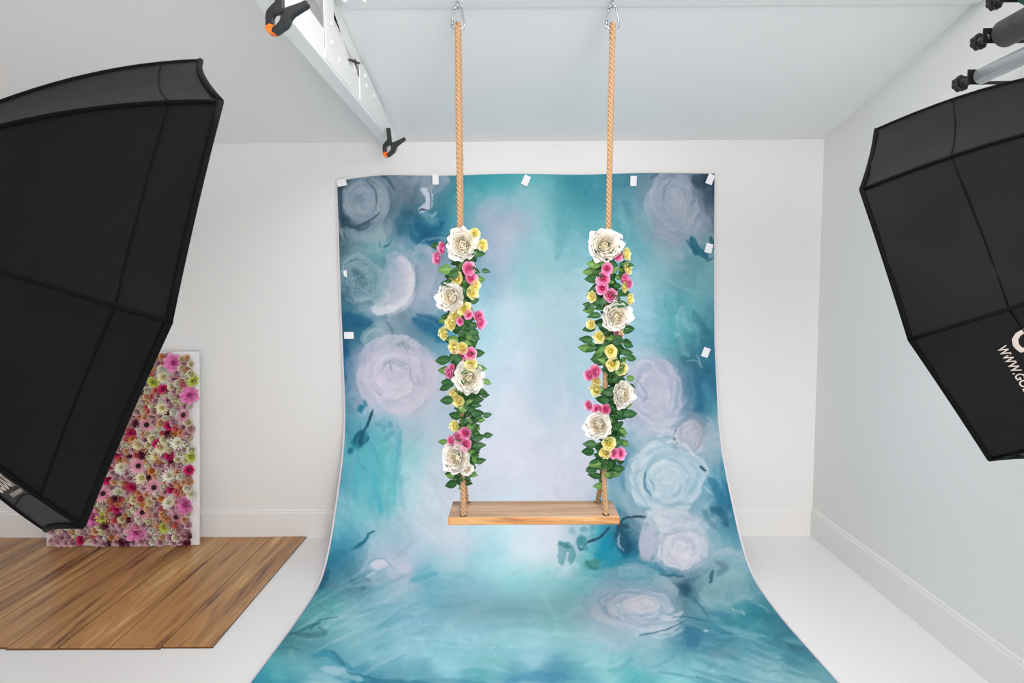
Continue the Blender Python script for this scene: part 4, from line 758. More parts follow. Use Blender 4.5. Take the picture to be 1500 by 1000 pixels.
for s_i in (0, 1):
    top = HL[s_i]; g = gath[s_i]; hf, hb = holes[s_i]
    for name, h, off in (('rope', hf, -1), ('rope', hb, 1)):
        o1 = Vector((.002*off, .012*off, 0))
        path = [top+Vector((0, 0, .006))+o1*.15, top+Vector((.0, .009*off, -.004)), top+o1+Vector((0, 0, -.03)), top.lerp(g, .3)+o1, top.lerp(g, .6)+o1, g+o1, Vector((h.x, h.y, SZ+.004)), Vector((h.x, h.y, SZ-.034))]
        # soft curve
        pp = []
        for i in range(len(path)-1):
            for t in (0, .25, .5, .75): pp.append(path[i].lerp(path[i+1], t))
        pp.append(path[-1])
        for _ in range(2): pp = [pp[0]]+[(pp[i-1]+pp[i]*2+pp[i+1])/4 for i in range(1, len(pp)-1)]+[pp[-1]]
        bm = bmesh.new(); rope(bm, pp, .0110, .058, ph=s_i+off)
        kid(name, bm, M_rope, swing, True)
    # whipping loop over carabiner
    bm = bmesh.new()
    path = [top+Vector((0, .014*math.cos(a), .002+.014*math.sin(a)-.004)) for a in [PI*i/8 for i in range(9)]]
    path = [top+Vector((0, .012, -.05))]+path+[top+Vector((0, -.012, -.05))]
    rope(bm, path, .0108, .058); kid('rope_eye', bm, M_rope, swing, True)
    # carabiner: pear-shaped loop of round bar with a gate sleeve
    zt = onY(671, 10, YS).z; zb = top.z-.004; h = zt-zb; cx = top.x
    ctrl = [(0, 1.0), (.55, .97), (.62, .9), (.85, .55), (1.12, .18), (.95, .03), (.45, -.02), (0, -.03), (-.45, -.02), (-.95, .03), (-1.12, .18), (-.85, .55), (-.62, .9), (-.55, .97)]
    loop = [Vector((cx+a*.0245, YS+.001*(1 if k % 2 else -1)*0, zb+b_*h)) for k, (a, b_) in enumerate(ctrl)]
    for _ in range(1):
        nl = []
        for i in range(len(loop)): nl += [loop[i].lerp(loop[(i+1) % len(loop)], .25), loop[i].lerp(loop[(i+1) % len(loop)], .75)]
        loop = nl
    car = thing('carabiner', ('left' if s_i == 0 else 'right')+' steel carabiner linking the '+('left' if s_i == 0 else 'right')+' swing rope to its ceiling hook', 'carabiner', (cx, YS, zb), 'steel carabiners of the swing')
    bm = bmesh.new(); tube(bm, loop, .0042, 8, closed=True); kid('steel_loop', bm, M_chrome, car, True)
    bm = bmesh.new(); tube(bm, [Vector((cx-.0225, YS, zb+.33*h)), Vector((cx-.0255, YS, zb+.16*h))], .0066, 10); kid('gate_sleeve', bm, M_chrome, car, True)
    bm = bmesh.new(); tube(bm, [Vector((cx-.0155, YS, zb+.86*h)), Vector((cx-.0175, YS, zb+.70*h))], .0054, 10); kid('gate_hinge', bm, M_chrome, car, True)
    hook = thing('ceiling_hook', ('left' if s_i == 0 else 'right')+' steel eye hook in the white beam above the '+('left' if s_i == 0 else 'right')+' swing rope', 'hook', (cx, YS, BZ), 'steel eye hooks of the swing')
    bm = bmesh.new(); ring = [Vector((cx, YS+.0135*math.sin(a), zt+.006+.0135*math.cos(a))) for a in [2*PI*i/16 for i in range(16)]]
    tube(bm, ring, .0038, 8, closed=True); kid('eye', bm, M_chrome, hook, True)
    bm = bmesh.new(); tube(bm, [Vector((cx, YS, zt+.019)), Vector((cx, YS, BZ))], .0045, 8); kid('shank', bm, M_chrome, hook, True)
    bm = bmesh.new(); bmesh.ops.create_cone(bm, cap_ends=True, segments=20, radius1=.022, radius2=.022, depth=.004, matrix=Matrix.Translation((cx, YS, BZ-.002))); kid('mounting_plate', bm, M_steel, hook)

# ------------------------------------------------------------------ octagonal softboxes
def softbox(label, c, M, s, a_, b_, H, stand_label, lip=.13, sagv=.012, wr=0.):
    c = Vector(c); u = Vector([r[0] for r in M]); v = Vector([r[1] for r in M]); n = Vector([r[2] for r in M])*s   # n points to the back (speed ring)
    R = .475
    T = thing('octagonal_softbox', label, 'softbox', c, 'octagonal softboxes')
    def ribp(i, t):
        an = i*PI/4; d = u*math.cos(an)+v*math.sin(an)
        r0 = (1-t)**2*R + 2*t*(1-t)*a_*R + t*t*.07
        h = 2*t*(1-t)*b_*H + t*t*H
        return c+d*r0+n*h
    NT = 16; NW = 8; panels = []
    def sg(i): return sagv*(1 if i in (0, 3, 4, 7) else .15)
    rng = random.Random(5)
    for i in range(8):
        bm = bmesh.new(); gridv = []
        for a in range(NT+1):
            t = (a/NT)**1.15; row = []
            for k in range(NW+1):
                wv = k/NW; p = ribp(i, t).lerp(ribp(i+1, t), wv)
                bow = 4*wv*(1-wv)
                p = p + n*(sg(i)*bow*(1-t)**6) 
                inward = (c+n*((p-c).dot(n))-p)
                if inward.length > 1e-6: p = p+inward.normalized()*(.014*bow*(1-t)*min(1, .12+t*9) + wr*bow*(1-t)*(math.sin(wv*9+t*23+i)*.5+math.sin(wv*17-t*31+i*2)*.35))
                row.append(bm.verts.new(p))
            gridv.append(row)
        for a in range(NT):
            for k in range(NW): bm.faces.new((gridv[a][k], gridv[a][k+1], gridv[a+1][k+1], gridv[a+1][k]))
        # orient outward, then give the cloth its silver inside
        me = bpy.data.meshes.new('side_panel')
        bm.normal_update()
        mid = gridv[NT//2][NW//2]; f = mid.link_faces[0]
        axisp = c+n*((mid.co-c).dot(n))
        if f.normal.dot(mid.co-axisp) < 0: bmesh.ops.reverse_faces(bm, faces=bm.faces[:])
        bm.normal_update()
        ret = bmesh.ops.duplicate(bm, geom=bm.faces[:]); nf = [g for g in ret['geom'] if isinstance(g, bmesh.types.BMFace)]
        nv = [g for g in ret['geom'] if isinstance(g, bmesh.types.BMVert)]
        nrm = {v_: v_.normal.copy() for v_ in nv}
        for v_ in nv: v_.co = v_.co - nrm[v_]*.0025
        bmesh.ops.reverse_faces(bm, faces=nf)
        for f in nf: f.material_index = 1
        bm.to_mesh(me); bm.free()
        for p in me.polygons: p.use_smooth = True
        o = link_mesh('side_panel', me, [M_blackfab, M_silverfab], None); o.parent = T; o.matrix_parent_inverse = T.matrix_basis.inverted()
        panels.append(o)
        bm = bmesh.new(); tube(bm, [ribp(i, (k/20)**1.1) for k in range(21)], .0042, 6); kid('rib_seam', bm, M_piping, T, True)
        # cross seam, parallel to the rim
        ts = lip; bm = bmesh.new(); sp_ = []
        for k in range(NW+1):
            wv = k/NW; p = ribp(i, ts).lerp(ribp(i+1, ts), wv); bow = 4*wv*(1-wv)
            p = p+n*(sg(i)*bow*(1-ts)**6); inward = (c+n*((p-c).dot(n))-p)
            p = p+inward.normalized()*(.014*bow*(1-ts)-.0005); sp_.append(p)
        tube(bm, sp_, .0016, 5); kid('cross_seam', bm, M_piping, T, True)
        # rim binding along this edge
        bm = bmesh.new(); rp = []
        for k in range(NW+1):
            wv = k/NW; p = ribp(i, 0).lerp(ribp(i+1, 0), wv); bow = 4*wv*(1-wv)
            p = p+n*(sg(i)*bow); inward = (c-p); p = p+inward.normalized()*(.0017*bow); rp.append(p)
        tube(bm, rp, .006, 6); kid('rim_binding', bm, M_piping, T, True)
    # front diffuser
    bm = bmesh.new(); vs = [bm.verts.new(ribp(i, lip)*.93+(c+n*.05)*.07) for i in range(8)]
    cc = bm.verts.new(c+n*.035+n*0.02)
    for i in range(8): bm.faces.new((vs[i], vs[(i+1) % 8], cc))
    kid('front_diffuser', bm, M_diff, T)
    # speed ring and flash head
    bm = bmesh.new(); tube(bm, [c+n*(H-.012), c+n*(H+.02)], .082, 24); kid('speed_ring', bm, M_blackmetal, T, True)
    bm = bmesh.new(); tube(bm, [c+n*(H+.02), c+n*(H+.05), c+n*(H+.05), c+n*(H+.26), c+n*(H+.27)], [.06, .06, .055, .055, .045], 20); kid('flash_head', bm, M_blackmetal, T, False)
    # light stand under the head
    hb = c+n*(H+.12); st = thing('light_stand', stand_label, 'light stand', (hb.x, hb.y, 0), 'light stands')
    bm = bmesh.new(); tube(bm, [Vector((hb.x, hb.y, .12)), Vector((hb.x, hb.y, hb.z-.10))], [.016, .011], 10); kid('pole', bm, M_blackmetal, st, True)
    bm = bmesh.new(); box(bm, (hb.x-.02, hb.y-.02, hb.z-.13), (hb.x+.02, hb.y+.02, hb.z-.052), .006); kid('tilt_bracket', bm, M_blackmetal, st)
    for k in range(3):
        an = k*2*PI/3+PI/3; d = Vector((math.cos(an), math.sin(an), 0))
        bm = bmesh.new(); tube(bm, [Vector((hb.x, hb.y, .62))+d*.015, Vector((hb.x, hb.y, .012))+d*.36], .009, 8); kid('leg', bm, M_blackmetal, st, True)
    return T, ribp, panels, c, n
TL, ribL, panL, cL, nL = softbox('large black octagonal softbox at left, seen from behind, nearly black', (-0.75471, 1.21375, 1.59913),
    ((0.29284, 0.60983, 0.73645), (0.11879, -0.78745, 0.60482), (0.94875, -0.08963, -0.30304)), -1, .70, .60, .39, 'black light stand carrying the left softbox, beyond the left frame edge')
TR, ribR, panR, cR, nR = softbox('black octagonal softbox at right with pale lettering on its lower panel', (1.1602, 1.66798, 1.58801),
    ((-0.40147, -0.67385, 0.62028), (0.11102, -0.70807, -0.69736), (0.90912, -0.21111, 0.35908)), 1, .90, 1.0, .59, 'black light stand carrying the right softbox, beyond the right frame edge', lip=.16, sagv=.004, wr=.006)

def text_on(panel, T, txt, px, py, xdir, size, extrude=.0004, name='printed_logo', sx=1., m=M_print, flipn=False, bold=0):
    me = panel.data; bvh = BVHTree.FromPolygons([v.co.copy() for v in me.vertices], [tuple(p.vertices) for p in me.polygons])
    d = Vector(ray(px, py)); loc, nrm, idx, dist = bvh.ray_cast(Vector(CAM), d.normalized())
    if loc is None: print('text miss', txt); return
    if nrm.dot(d) > 0: nrm = -nrm
    x = (xdir-nrm*xdir.dot(nrm)).normalized(); y = nrm.cross(x)
    cu = bpy.data.curves.new('t', 'FONT'); cu.body = txt; cu.size = size; cu.offset = bold; cu.resolution_u = 3
    to = bpy.data.objects.new('t', cu); C.objects.link(to); bpy.context.view_layer.update()
    me2 = bpy.data.meshes.new_from_object(to.evaluated_get(bpy.context.evaluated_depsgraph_get()))
    bpy.data.objects.remove(to); bpy.data.curves.remove(cu)
    # wrap each glyph vertex onto the panel
    for v in me2.vertices:
        p = loc+x*v.co.x*sx+y*v.co.y
        l2, n2, i2, d2 = bvh.ray_cast(p+nrm*.08, -nrm)
        v.co = (l2 if l2 is not None else p)+nrm*.0022
    me2.name = name
    o = link_mesh(name, me2, m, None); o.parent = T; o.matrix_parent_inverse = T.matrix_basis.inverted()
    return o
for k in range(2):
    pass
eR = (ribR(3, 0)-ribR(2, 0)).normalized()
text_on(panR[2], TR, 'WWW.GODOX.COM', 1459.5, 509, eR, .0235, name='printed_web_address', bold=.0004)
text_on(panR[2], TR, 'GODOX', 1474, 487, eR, .085, name='printed_logo', bold=.0012)
eL = (ribL(3, 0)-ribL(4, 0)).normalized()
text_on(panL[3], TL, 'GODOX', 2, 721, eL, .05, name='printed_logo', bold=.002)
# small grey sewn label
me = panL[3].data; bvh = BVHTree.FromPolygons([v.co.copy() for v in me.vertices], [tuple(p.vertices) for p in me.polygons])
cs = []
for q in ((16, 720.5), (32, 712), (36, 717), (21, 726)):
    l, n_, i_, d_ = bvh.ray_cast(Vector(CAM), Vector(ray(*q)).normalized()); cs.append(l)
if all(c is not None for c in cs):
    nn = (cs[1]-cs[0]).cross(cs[2]-cs[0]).normalized()
    if nn.dot(Vector(CAM)-cs[0]) < 0: nn = -nn
    bm = bmesh.new(); A = [bm.verts.new(p+nn*.0015) for p in cs]; B = [bm.verts.new(p+nn*.0035) for p in cs]
    bm.faces.new(B); 
    for i in range(4): bm.faces.new((A[i], A[(i+1) % 4], B[(i+1) % 4], B[i]))
    kid('sewn_label', bm, mat('grey_label', rgb(110, 106, 103), .7, var=.15, vscale=200), TL)

# ------------------------------------------------------------------ spring clamps
def clamp(label, Y, org, sc, rot=0.):
    """org: pixel of the pivot; outline below in tenths of a pixel of the nearer clamp"""
    k = Y/F_PX*sc; P0 = onY(org[0], org[1], Y)
    T = thing('spring_clamp', label, 'clamp', P0, 'black spring clamps with orange tips')
    ca, sa = math.cos(rot), math.sin(rot)
    def W(p): x = (p[0]-65)/10*k; z = -(p[1]-19)/10*k; return (x*ca-z*sa, x*sa+z*ca)
    def S(q): return ((q[0]-65)/10*k, )
    def plate(name, pts, y0, y1, m, bev=.0016):
        bm = bmesh.new(); pp = [((x-650)/10*k, -(y-190)/10*k) for x, y in pts]
        pp = [(x*ca-z*sa, x*sa+z*ca) for x, z in pp]
        prism(bm, pp, 1, y0, y1)
        bmesh.ops.bevel(bm, geom=[e for e in bm.edges], offset=bev, segments=1, affect='EDGES')
        return obj(name, bm, m, T)
    jawA = [(560, -230), (655, -230), (660, 150), (640, 190), (600, 195), (530, 205), (500, 250), (505, 340), (455, 395), (405, 385), (412, 240), (430, 170), (500, 105), (562, 60)]
    jawB = [(690, 155), (980, 45), (1015, 55), (1020, 95), (990, 125), (800, 220), (755, 270), (745, 330), (700, 395), (560, 470), (535, 490), (490, 470), (495, 415), (560, 375), (610, 340), (635, 290), (628, 240), (620, 200), (650, 150)]
    plate('jaw', jawA, -.011*sc**0, .011*sc**0, M_clamp); plate('jaw', jawB, -.013, .013, M_clamp)
    plate('orange_tip', [(400, 385), (460, 350), (530, 372), (490, 425), (545, 465), (530, 500), (455, 485), (412, 440)], -.012, .012, M_orange)
    bm = bmesh.new(); bmesh.ops.create_cone(bm, cap_ends=True, segments=12, radius1=.0055, radius2=.0055, depth=.034, matrix=Matrix.Rotation(PI/2, 4, 'X')); obj('pivot_pin', bm, M_blackmetal, T)
    bm = bmesh.new(); n_ = 24; bmesh.ops.create_cone
    tube(bm, [Vector((.008*math.cos(i*.8), -.006+.0005*i, .008*math.sin(i*.8))) for i in range(n_)], .0012, 5); obj('spring', bm, M_chrome, T)
    return T
clamp('larger looking black spring clamp with orange tip hanging under the truss, at top left', 1.90, (415, 19), 1.0)
clamp('smaller looking black spring clamp at the far end of the truss, by the back wall', 3.6, (574, 212), .56, .09)

# ------------------------------------------------------------------ wall-mounted roller bracket with three rolls
def roll_thing(name, label, cat): return None
YBk = 2.25
brk = thing('roller_bracket', 'black steel three-arm roller bracket on the right wall at upper right', 'bracket', (XR, YBk, 2.4))
ends = [((1441, 107), .024, 12), ((1480, 56), .042, 36), ((1503, 6), .03, 10)]
spec = [(1.745, 2.405, .029), (1.815, 2.555, .046), (1.86, 2.70, .034)]
bm = bmesh.new(); box(bm, (XR-.014, YBk-.03, 2.25), (XR-.002, YBk+.03, 2.74), .002); kid('wall_plate', bm, M_blackmetal, brk)
YT = 2.235
tubes = [((1437, 111.5), .027, M_alu, 'roll', 'slim silver white roll on the lowest bracket arm at upper right', 'silver_roll'),
         ((1472, 49), .0465, M_paperroll, 'roll', 'thick dark grey roll on the middle bracket arm at upper right', 'grey_roll'),
         ((1506, -12), .0455, M_green, 'roll', 'green roll on the top bracket arm, cut by the top right corner', 'green_roll')]
armz = [((1418.5, 101.5), 123.5), ((1441, 41), 63), ((1465, -20), 3)]
knobs = [(1407, 122.5), (1434, 61.5), (1457, 3)]
for Yb_, first in ((YBk, True), (-.28, False)):
    for (tl, yb), kn in zip(armz, knobs):
        a = onY(tl[0], tl[1], YBk); b_ = onY(tl[0], yb, YBk)
        tip = onY(tl[0]+11.5, yb, YBk).x
        bm = bmesh.new()
        prism(bm, [(a.x, b_.z), (XR-.01, b_.z), (XR-.01, b_.z+.03), (max(tip+.03, XR-.035), b_.z+.045), (max(tip+.02, XR-.055), b_.z+.012), (tip+.004, b_.z+.010), (tip, a.z), (a.x, a.z)], 1, Yb_, Yb_+.004)
        kid('arm', bm, M_blackmetal, brk)
        if first:
            kp = onY(kn[0], kn[1], 2.35); pl = onY(tl[0]+6, (tl[1]+yb)/2+2, YBk)
            bm = bmesh.new(); pts = []
            # lobed hand wheel, axis along the roll
            n_ = 24; ringA = []; 
            for dy, rr in ((-.012, .021), (-.009, .027), (.009, .027), (.012, .021)):
                ringA.append([bm.verts.new((kp.x+(rr+.0025*math.cos(7*t))*math.cos(t), kp.y+dy, kp.z+(rr+.0025*math.cos(7*t))*math.sin(t))) for t in [2*PI*i/n_ for i in range(n_)]])
            for A, B in zip(ringA[:-1], ringA[1:]):
                for i in range(n_): bm.faces.new((A[i], A[(i+1) % n_], B[(i+1) % n_], B[i]))
            bm.faces.new(ringA[0][::-1]); bm.faces.new(ringA[-1])
            kid('knob', bm, M_rubber, brk)
            bm = bmesh.new(); tube(bm, [kp, kp.lerp(pl, .35), kp.lerp(pl, .36), pl], [.015, .013, .009, .009], 12); kid('threaded_rod', bm, M_blackmetal, brk)
for (c0, r, m_, cat, lab, nm) in tubes:
    p = onY(c0[0], c0[1], YT)
    T = thing(nm, lab, cat, p)
    bm = bmesh.new(); tube(bm, [Vector((p.x, YT, p.z)), Vector((p.x, -.26, p.z))], r, 32); kid('tube_sheet', bm, m_, T, False)
    for q in T.children[0].data.polygons: q.use_smooth = len(q.vertices) == 4
    bm = bmesh.new(); tube(bm, [Vector((p.x, YT+.004, p.z)), Vector((p.x, YT-.02, p.z))], r*.8, 20); kid('end_core', bm, M_paperroll, T)
    if nm == 'grey_roll':   # small printed emblem on the underside: an arched tab shape with a ring inside
        em = onY(1483.5, 29, YT-.06)
        u0 = math.atan2(1.593-p.z, -p.x)
        def P(s, a, rr=.0006): return Vector((p.x+(r+rr)*math.cos(a), s, p.z+(r+rr)*math.sin(a)))
        d = Vector(ray(1482, 30)); 
        # nearest surface point along that ray
        A = d.x**2+d.z**2; Bq = 2*((0-p.x)*d.x+(1.593-p.z)*d.z); Cq = p.x**2+(1.593-p.z)**2-r*r
        disc = Bq*Bq-4*A*Cq
        if disc > 0:
            t = (-Bq-math.sqrt(disc))/(2*A); hit = Vector(CAM)+d*t; a0 = math.atan2(hit.z-p.z, hit.x-p.x); y0 = hit.y
            out = [(-.022, -.012), (.022, -.012), (.022, .004), (.012, .013), (-.012, .013), (-.022, .004)]
            inn = [(x*.45, -.001+z*.45) for x, z in out]
            bm = bmesh.new()
            Vo = [bm.verts.new(P(y0+zz*1.5, a0+xx/r)) for xx, zz in out]; Vi = [bm.verts.new(P(y0+zz*1.5, a0+xx/r)) for xx, zz in inn]
            for i in range(6): bm.faces.new((Vo[i], Vo[(i+1) % 6], Vi[(i+1) % 6], Vi[i]))
            kid('printed_emblem', bm, M_logo, T)

# ------------------------------------------------------------------ flowers
def grad_mat(name, stops, rough=.6, sss=0, mode='r', scale=1.):
    """colour runs from the flower's heart to the petal rim (object space radius)"""
    m = bpy.data.materials.new(name); m.use_nodes = True; nt = m.node_tree; b = nt.nodes['Principled BSDF']
    at = nt.nodes.new('ShaderNodeAttribute'); at.attribute_name = 'petal'
    nz = nt.nodes.new('ShaderNodeTexNoise'); nz.inputs['Scale'].default_value = 60; tc = nt.nodes.new('ShaderNodeTexCoord')
    nt.links.new(tc.outputs['Object'], nz.inputs['Vector'])
    ma = nt.nodes.new('ShaderNodeMath'); ma.operation = 'MULTIPLY_ADD'; ma.inputs[1].default_value = .25
    ms = nt.nodes.new('ShaderNodeMath'); ms.operation = 'ADD'; ms.inputs[1].default_value = -.125
    nt.links.new(nz.outputs['Fac'], ma.inputs[0]); nt.links.new(at.outputs['Fac'], ms.inputs[0]); nt.links.new(ms.outputs[0], ma.inputs[2])
    cr = nt.nodes.new('ShaderNodeValToRGB'); e = cr.color_ramp.elements
    while len(e) < len(stops): e.new(.5)
    for k, (p, c) in enumerate(stops): e[k].position = p; e[k].color = c
    nt.links.new(ma.outputs[0], cr.inputs['Fac']); nt.links.new(cr.outputs['Color'], b.inputs['Base Color'])
    b.inputs['Roughness'].default_value = rough; b.inputs['Specular IOR Level'].default_value = .25
    if sss:
        tr = nt.nodes.new('ShaderNodeBsdfTranslucent'); nt.links.new(cr.outputs['Color'], tr.inputs['Color'])
        mx = nt.nodes.new('ShaderNodeMixShader'); mx.inputs[0].default_value = sss
        nt.links.new(b.outputs[0], mx.inputs[1]); nt.links.new(tr.outputs[0], mx.inputs[2])
        nt.links.new(mx.outputs[0], nt.nodes['Material Output'].inputs['Surface'])
    return m
FM = {
 'peony': grad_mat('cream_peony_petal', [(0, rgb(250, 234, 190)), (.35, rgb(254, 248, 232)), (.7, rgb(253, 250, 244)), (1, rgb(254, 252, 249))], sss=.25),
 'yellow': grad_mat('yellow_rose_petal', [(0, rgb(246, 214, 60)), (.4, rgb(250, 238, 140)), (1, rgb(253, 250, 205))], sss=.2),
 'pink': grad_mat('pink_rose_petal', [(0, rgb(214, 25, 95)), (.35, rgb(238, 92, 155)), (.7, rgb(249, 162, 206)), (1, rgb(253, 200, 228))], sss=.2),
 'peach': grad_mat('peach_rose_petal', [(0, rgb(205, 120, 70)), (.5, rgb(232, 170, 125)), (1, rgb(240, 205, 175))]),
 'orange': grad_mat('orange_rose_petal', [(0, rgb(190, 90, 30)), (.5, rgb(228, 135, 60)), (1, rgb(238, 180, 120))]),
 'coral': grad_mat('coral_rose_petal', [(0, rgb(170, 40, 50)), (.5, rgb(222, 90, 95)), (1, rgb(236, 150, 140))]),
 'blush': grad_mat('blush_rose_petal', [(0, rgb(165, 100, 110)), (.5, rgb(208, 160, 160)), (1, rgb(230, 200, 195))]),
 'cream': grad_mat('cream_flower_petal', [(0, rgb(205, 185, 90)), (.4, rgb(232, 222, 165)), (1, rgb(242, 238, 215))]),
 'white': grad_mat('white_flower_petal', [(0, rgb(190, 195, 110)), (.4, rgb(232, 230, 200)), (1, rgb(240, 238, 232))]),
 'magenta': grad_mat('magenta_pompom_petal', [(0, rgb(120, 8, 50)), (.5, rgb(196, 22, 92)), (1, rgb(220, 50, 120))]),
 'burgundy': grad_mat('burgundy_flower_petal', [(0, rgb(50, 10, 28)), (.5, rgb(98, 28, 52)), (1, rgb(140, 62, 86))]),
 'mauve': grad_mat('mauve_flower_petal', [(0, rgb(150, 70, 95)), (.5, rgb(206, 150, 168)), (1, rgb(234, 202, 208))]),
 'orchid': grad_mat('orchid_pink_petal', [(0, rgb(175, 40, 110)), (.4, rgb(216, 100, 165)), (1, rgb(234, 150, 200))]),
 'lime': grad_mat('lime_flower_petal', [(0, rgb(130, 140, 20)), (.5, rgb(190, 200, 60)), (1, rgb(222, 228, 130))]),
 'gerbera': grad_mat('pink_gerbera_petal', [(0, rgb(205, 110, 150)), (.4, rgb(228, 160, 180)), (1, rgb(240, 196, 206))]),
 'leaf': grad_mat('dark_green_leaf', [(0, rgb(34, 72, 38)), (.5, rgb(44, 92, 48)), (1, rgb(70, 118, 66))], rough=.42, sss=.1),
 'lightleaf': grad_mat('light_green_leaf', [(0, rgb(84, 124, 56)), (.5, rgb(98, 142, 72)), (1, rgb(132, 168, 98))], rough=.45, sss=.15),
 'stem': mat('brown_vine_stem', rgb(86, 74, 44), .7, var=.2, vscale=80),
 'seed': mat('dark_flower_centre', rgb(38, 24, 22), .9, bump=.8, bscale=900, var=.3, vscale=400),
}
def bloom(name, layers, seed, m, scale=1., nu=4, nv=4, ruffle=.0, heart=None):
    """layers: (count, start radius, length, width, angle at base, angle at tip, cup, colour position base, tip)"""
    rng = random.Random(seed); V = []; Fc = []; col = []
    for li, (cnt, r0, ln, wd, t0, t1, cup, c0, c1) in enumerate(layers):
        for k in range(cnt):
            ph = 2*PI*(k+.5*(li % 2)+rng.uniform(-.18, .18))/cnt+li*.7
            l = ln*rng.uniform(.88, 1.12); w_ = wd*rng.uniform(.88, 1.12); a0 = t0+rng.uniform(-.08, .08); a1 = t1+rng.uniform(-.15, .15)
            base = len(V); r = r0; h = 0; pr = []
            for j in range(nv+1):
                v = j/nv
                if j: th = a0+(a1-a0)*(v-.5/nv); r += math.sin(th)*l/nv; h += math.cos(th)*l/nv
                pr.append((r, h, a0+(a1-a0)*v))
            for j in range(nv+1):
                v = j/nv; ww = w_*(math.sin(PI*(.12+.64*v))**.7)*(.55+.45*math.sin(PI*min(1, v*1.1)*.5+.3))
                r, h, th = pr[j]
                for i in range(nu+1):
                    u = -1+2*i/nu
                    lat = u*ww/2; c = cup*u*u*ww
                    edge = -(.32*l)*(u*u) if j == nv else 0
                    rf = ruffle*l*(math.sin(u*5+k*2+seed)*.5+rng.uniform(-.5, .5))*v
                    # local: radial, lateral, up
                    rr = r - c*math.cos(th)+edge*math.sin(th)+rf*math.cos(th); hh = h + c*math.sin(th)+edge*math.cos(th)-rf*math.sin(th)*.3
                    V.append(((rr*math.cos(ph)-lat*math.sin(ph))*scale, (rr*math.sin(ph)+lat*math.cos(ph))*scale, hh*scale))
                    col.append(c0+(c1-c0)*v+rng.uniform(-.04, .04))
            for j in range(nv):
                for i in range(nu):
                    a = base+j*(nu+1)+i; Fc.append((a, a+1, a+nu+2, a+nu+1))
    ms = [m]
    nmain = len(Fc)
    if heart:   # small domed heart
        hr, hz, hm = heart; ms.append(hm); base = len(V)
        for j in range(3):
            for i in range(8):
                a = 2*PI*i/8; q = [1, .75, .3][j]; V.append((hr*q*math.cos(a), hr*q*math.sin(a), hz+hr*[0, .35, .5][j])); col.append(0)
        for j in range(2):
            for i in range(8): Fc.append((base+j*8+i, base+j*8+(i+1) % 8, base+(j+1)*8+(i+1) % 8, base+(j+1)*8+i))
        Fc.append(tuple(base+16+i for i in range(8)))
    me = bpy.data.meshes.new(name); me.from_pydata(V, [], Fc); me.update()
    at = me.attributes.new('petal', 'FLOAT', 'POINT'); at.data.foreach_set('value', [max(0, min(1, c)) for c in col])
    for mm in ms: me.materials.append(mm)
    for i, p in enumerate(me.polygons):
        p.use_smooth = True
        if i >= nmain: p.material_index = 1
    return me
peony_layers = [(5+int(5*f), .001+.013*f, .018+.035*f, .018+.036*f, .35+1.2*f, -1.1+1.75*f**1.5, .3-.15*f, .25*f, .12+.3*f+.55*f*f) for f in [i/8 for i in range(9)]]
rose_layers = [(3+int(3*f), .0005+.0085*f, .012+.009*f, .013+.013*f, .3+1.15*f, -.8+1.3*f**1.2, .35-.2*f, .45*f, .2+.8*f) for f in [i/5 for i in range(6)]]
PEO = [bloom('peony_mesh', peony_layers, s, FM['peony'], ruffle=.11, nu=5, nv=4) for s in (1, 2, 3, 4)]
YRO = [bloom('yellow_rose_mesh', rose_layers, s, FM['yellow'], ruffle=.06) for s in (11, 12, 13)]
PRO = [bloom('pink_rose_mesh', rose_layers, s, FM['pink'], ruffle=.06) for s in (21, 22, 23)]
def leaf_mesh(seed, m):
    rng = random.Random(seed); V = []; Fc = []; col = []
    n = 7; L = .052; curl = rng.uniform(-.6, -.15); fold = rng.uniform(.15, .4)
    z = 0; x = 0
    for j in range(n+1):
        v = j/n; w_ = .0145*math.sin(PI*min(1, v**.8))**.85*(1.15-.3*v) if 0 < j < n else .0006
        th = curl*(v-.15)
        if j: x += math.cos(th)*L/n; z += math.sin(th)*L/n
        for u in (-1, -.5, 0, .5, 1):
            V.append((x, u*w_, z+abs(u)*w_*fold)); col.append(.85 if u == 0 else .2+.35*(1-abs(u))+rng.uniform(-.12, .12))
    for j in range(n):
        for i in range(4):
            a = j*5+i; Fc.append((a, a+1, a+6, a+5))
    me = bpy.data.meshes.new('leaf_mesh'); me.from_pydata(V, [], Fc); me.update(); me.materials.append(m)
    at = me.attributes.new('petal', 'FLOAT', 'POINT'); at.data.foreach_set('value', col)
    for p in me.polygons: p.use_smooth = True
    return me
LF = [leaf_mesh(s, FM['leaf']) for s in range(5)]; LLF = [leaf_mesh(10+s, FM['lightleaf']) for s in range(3)]

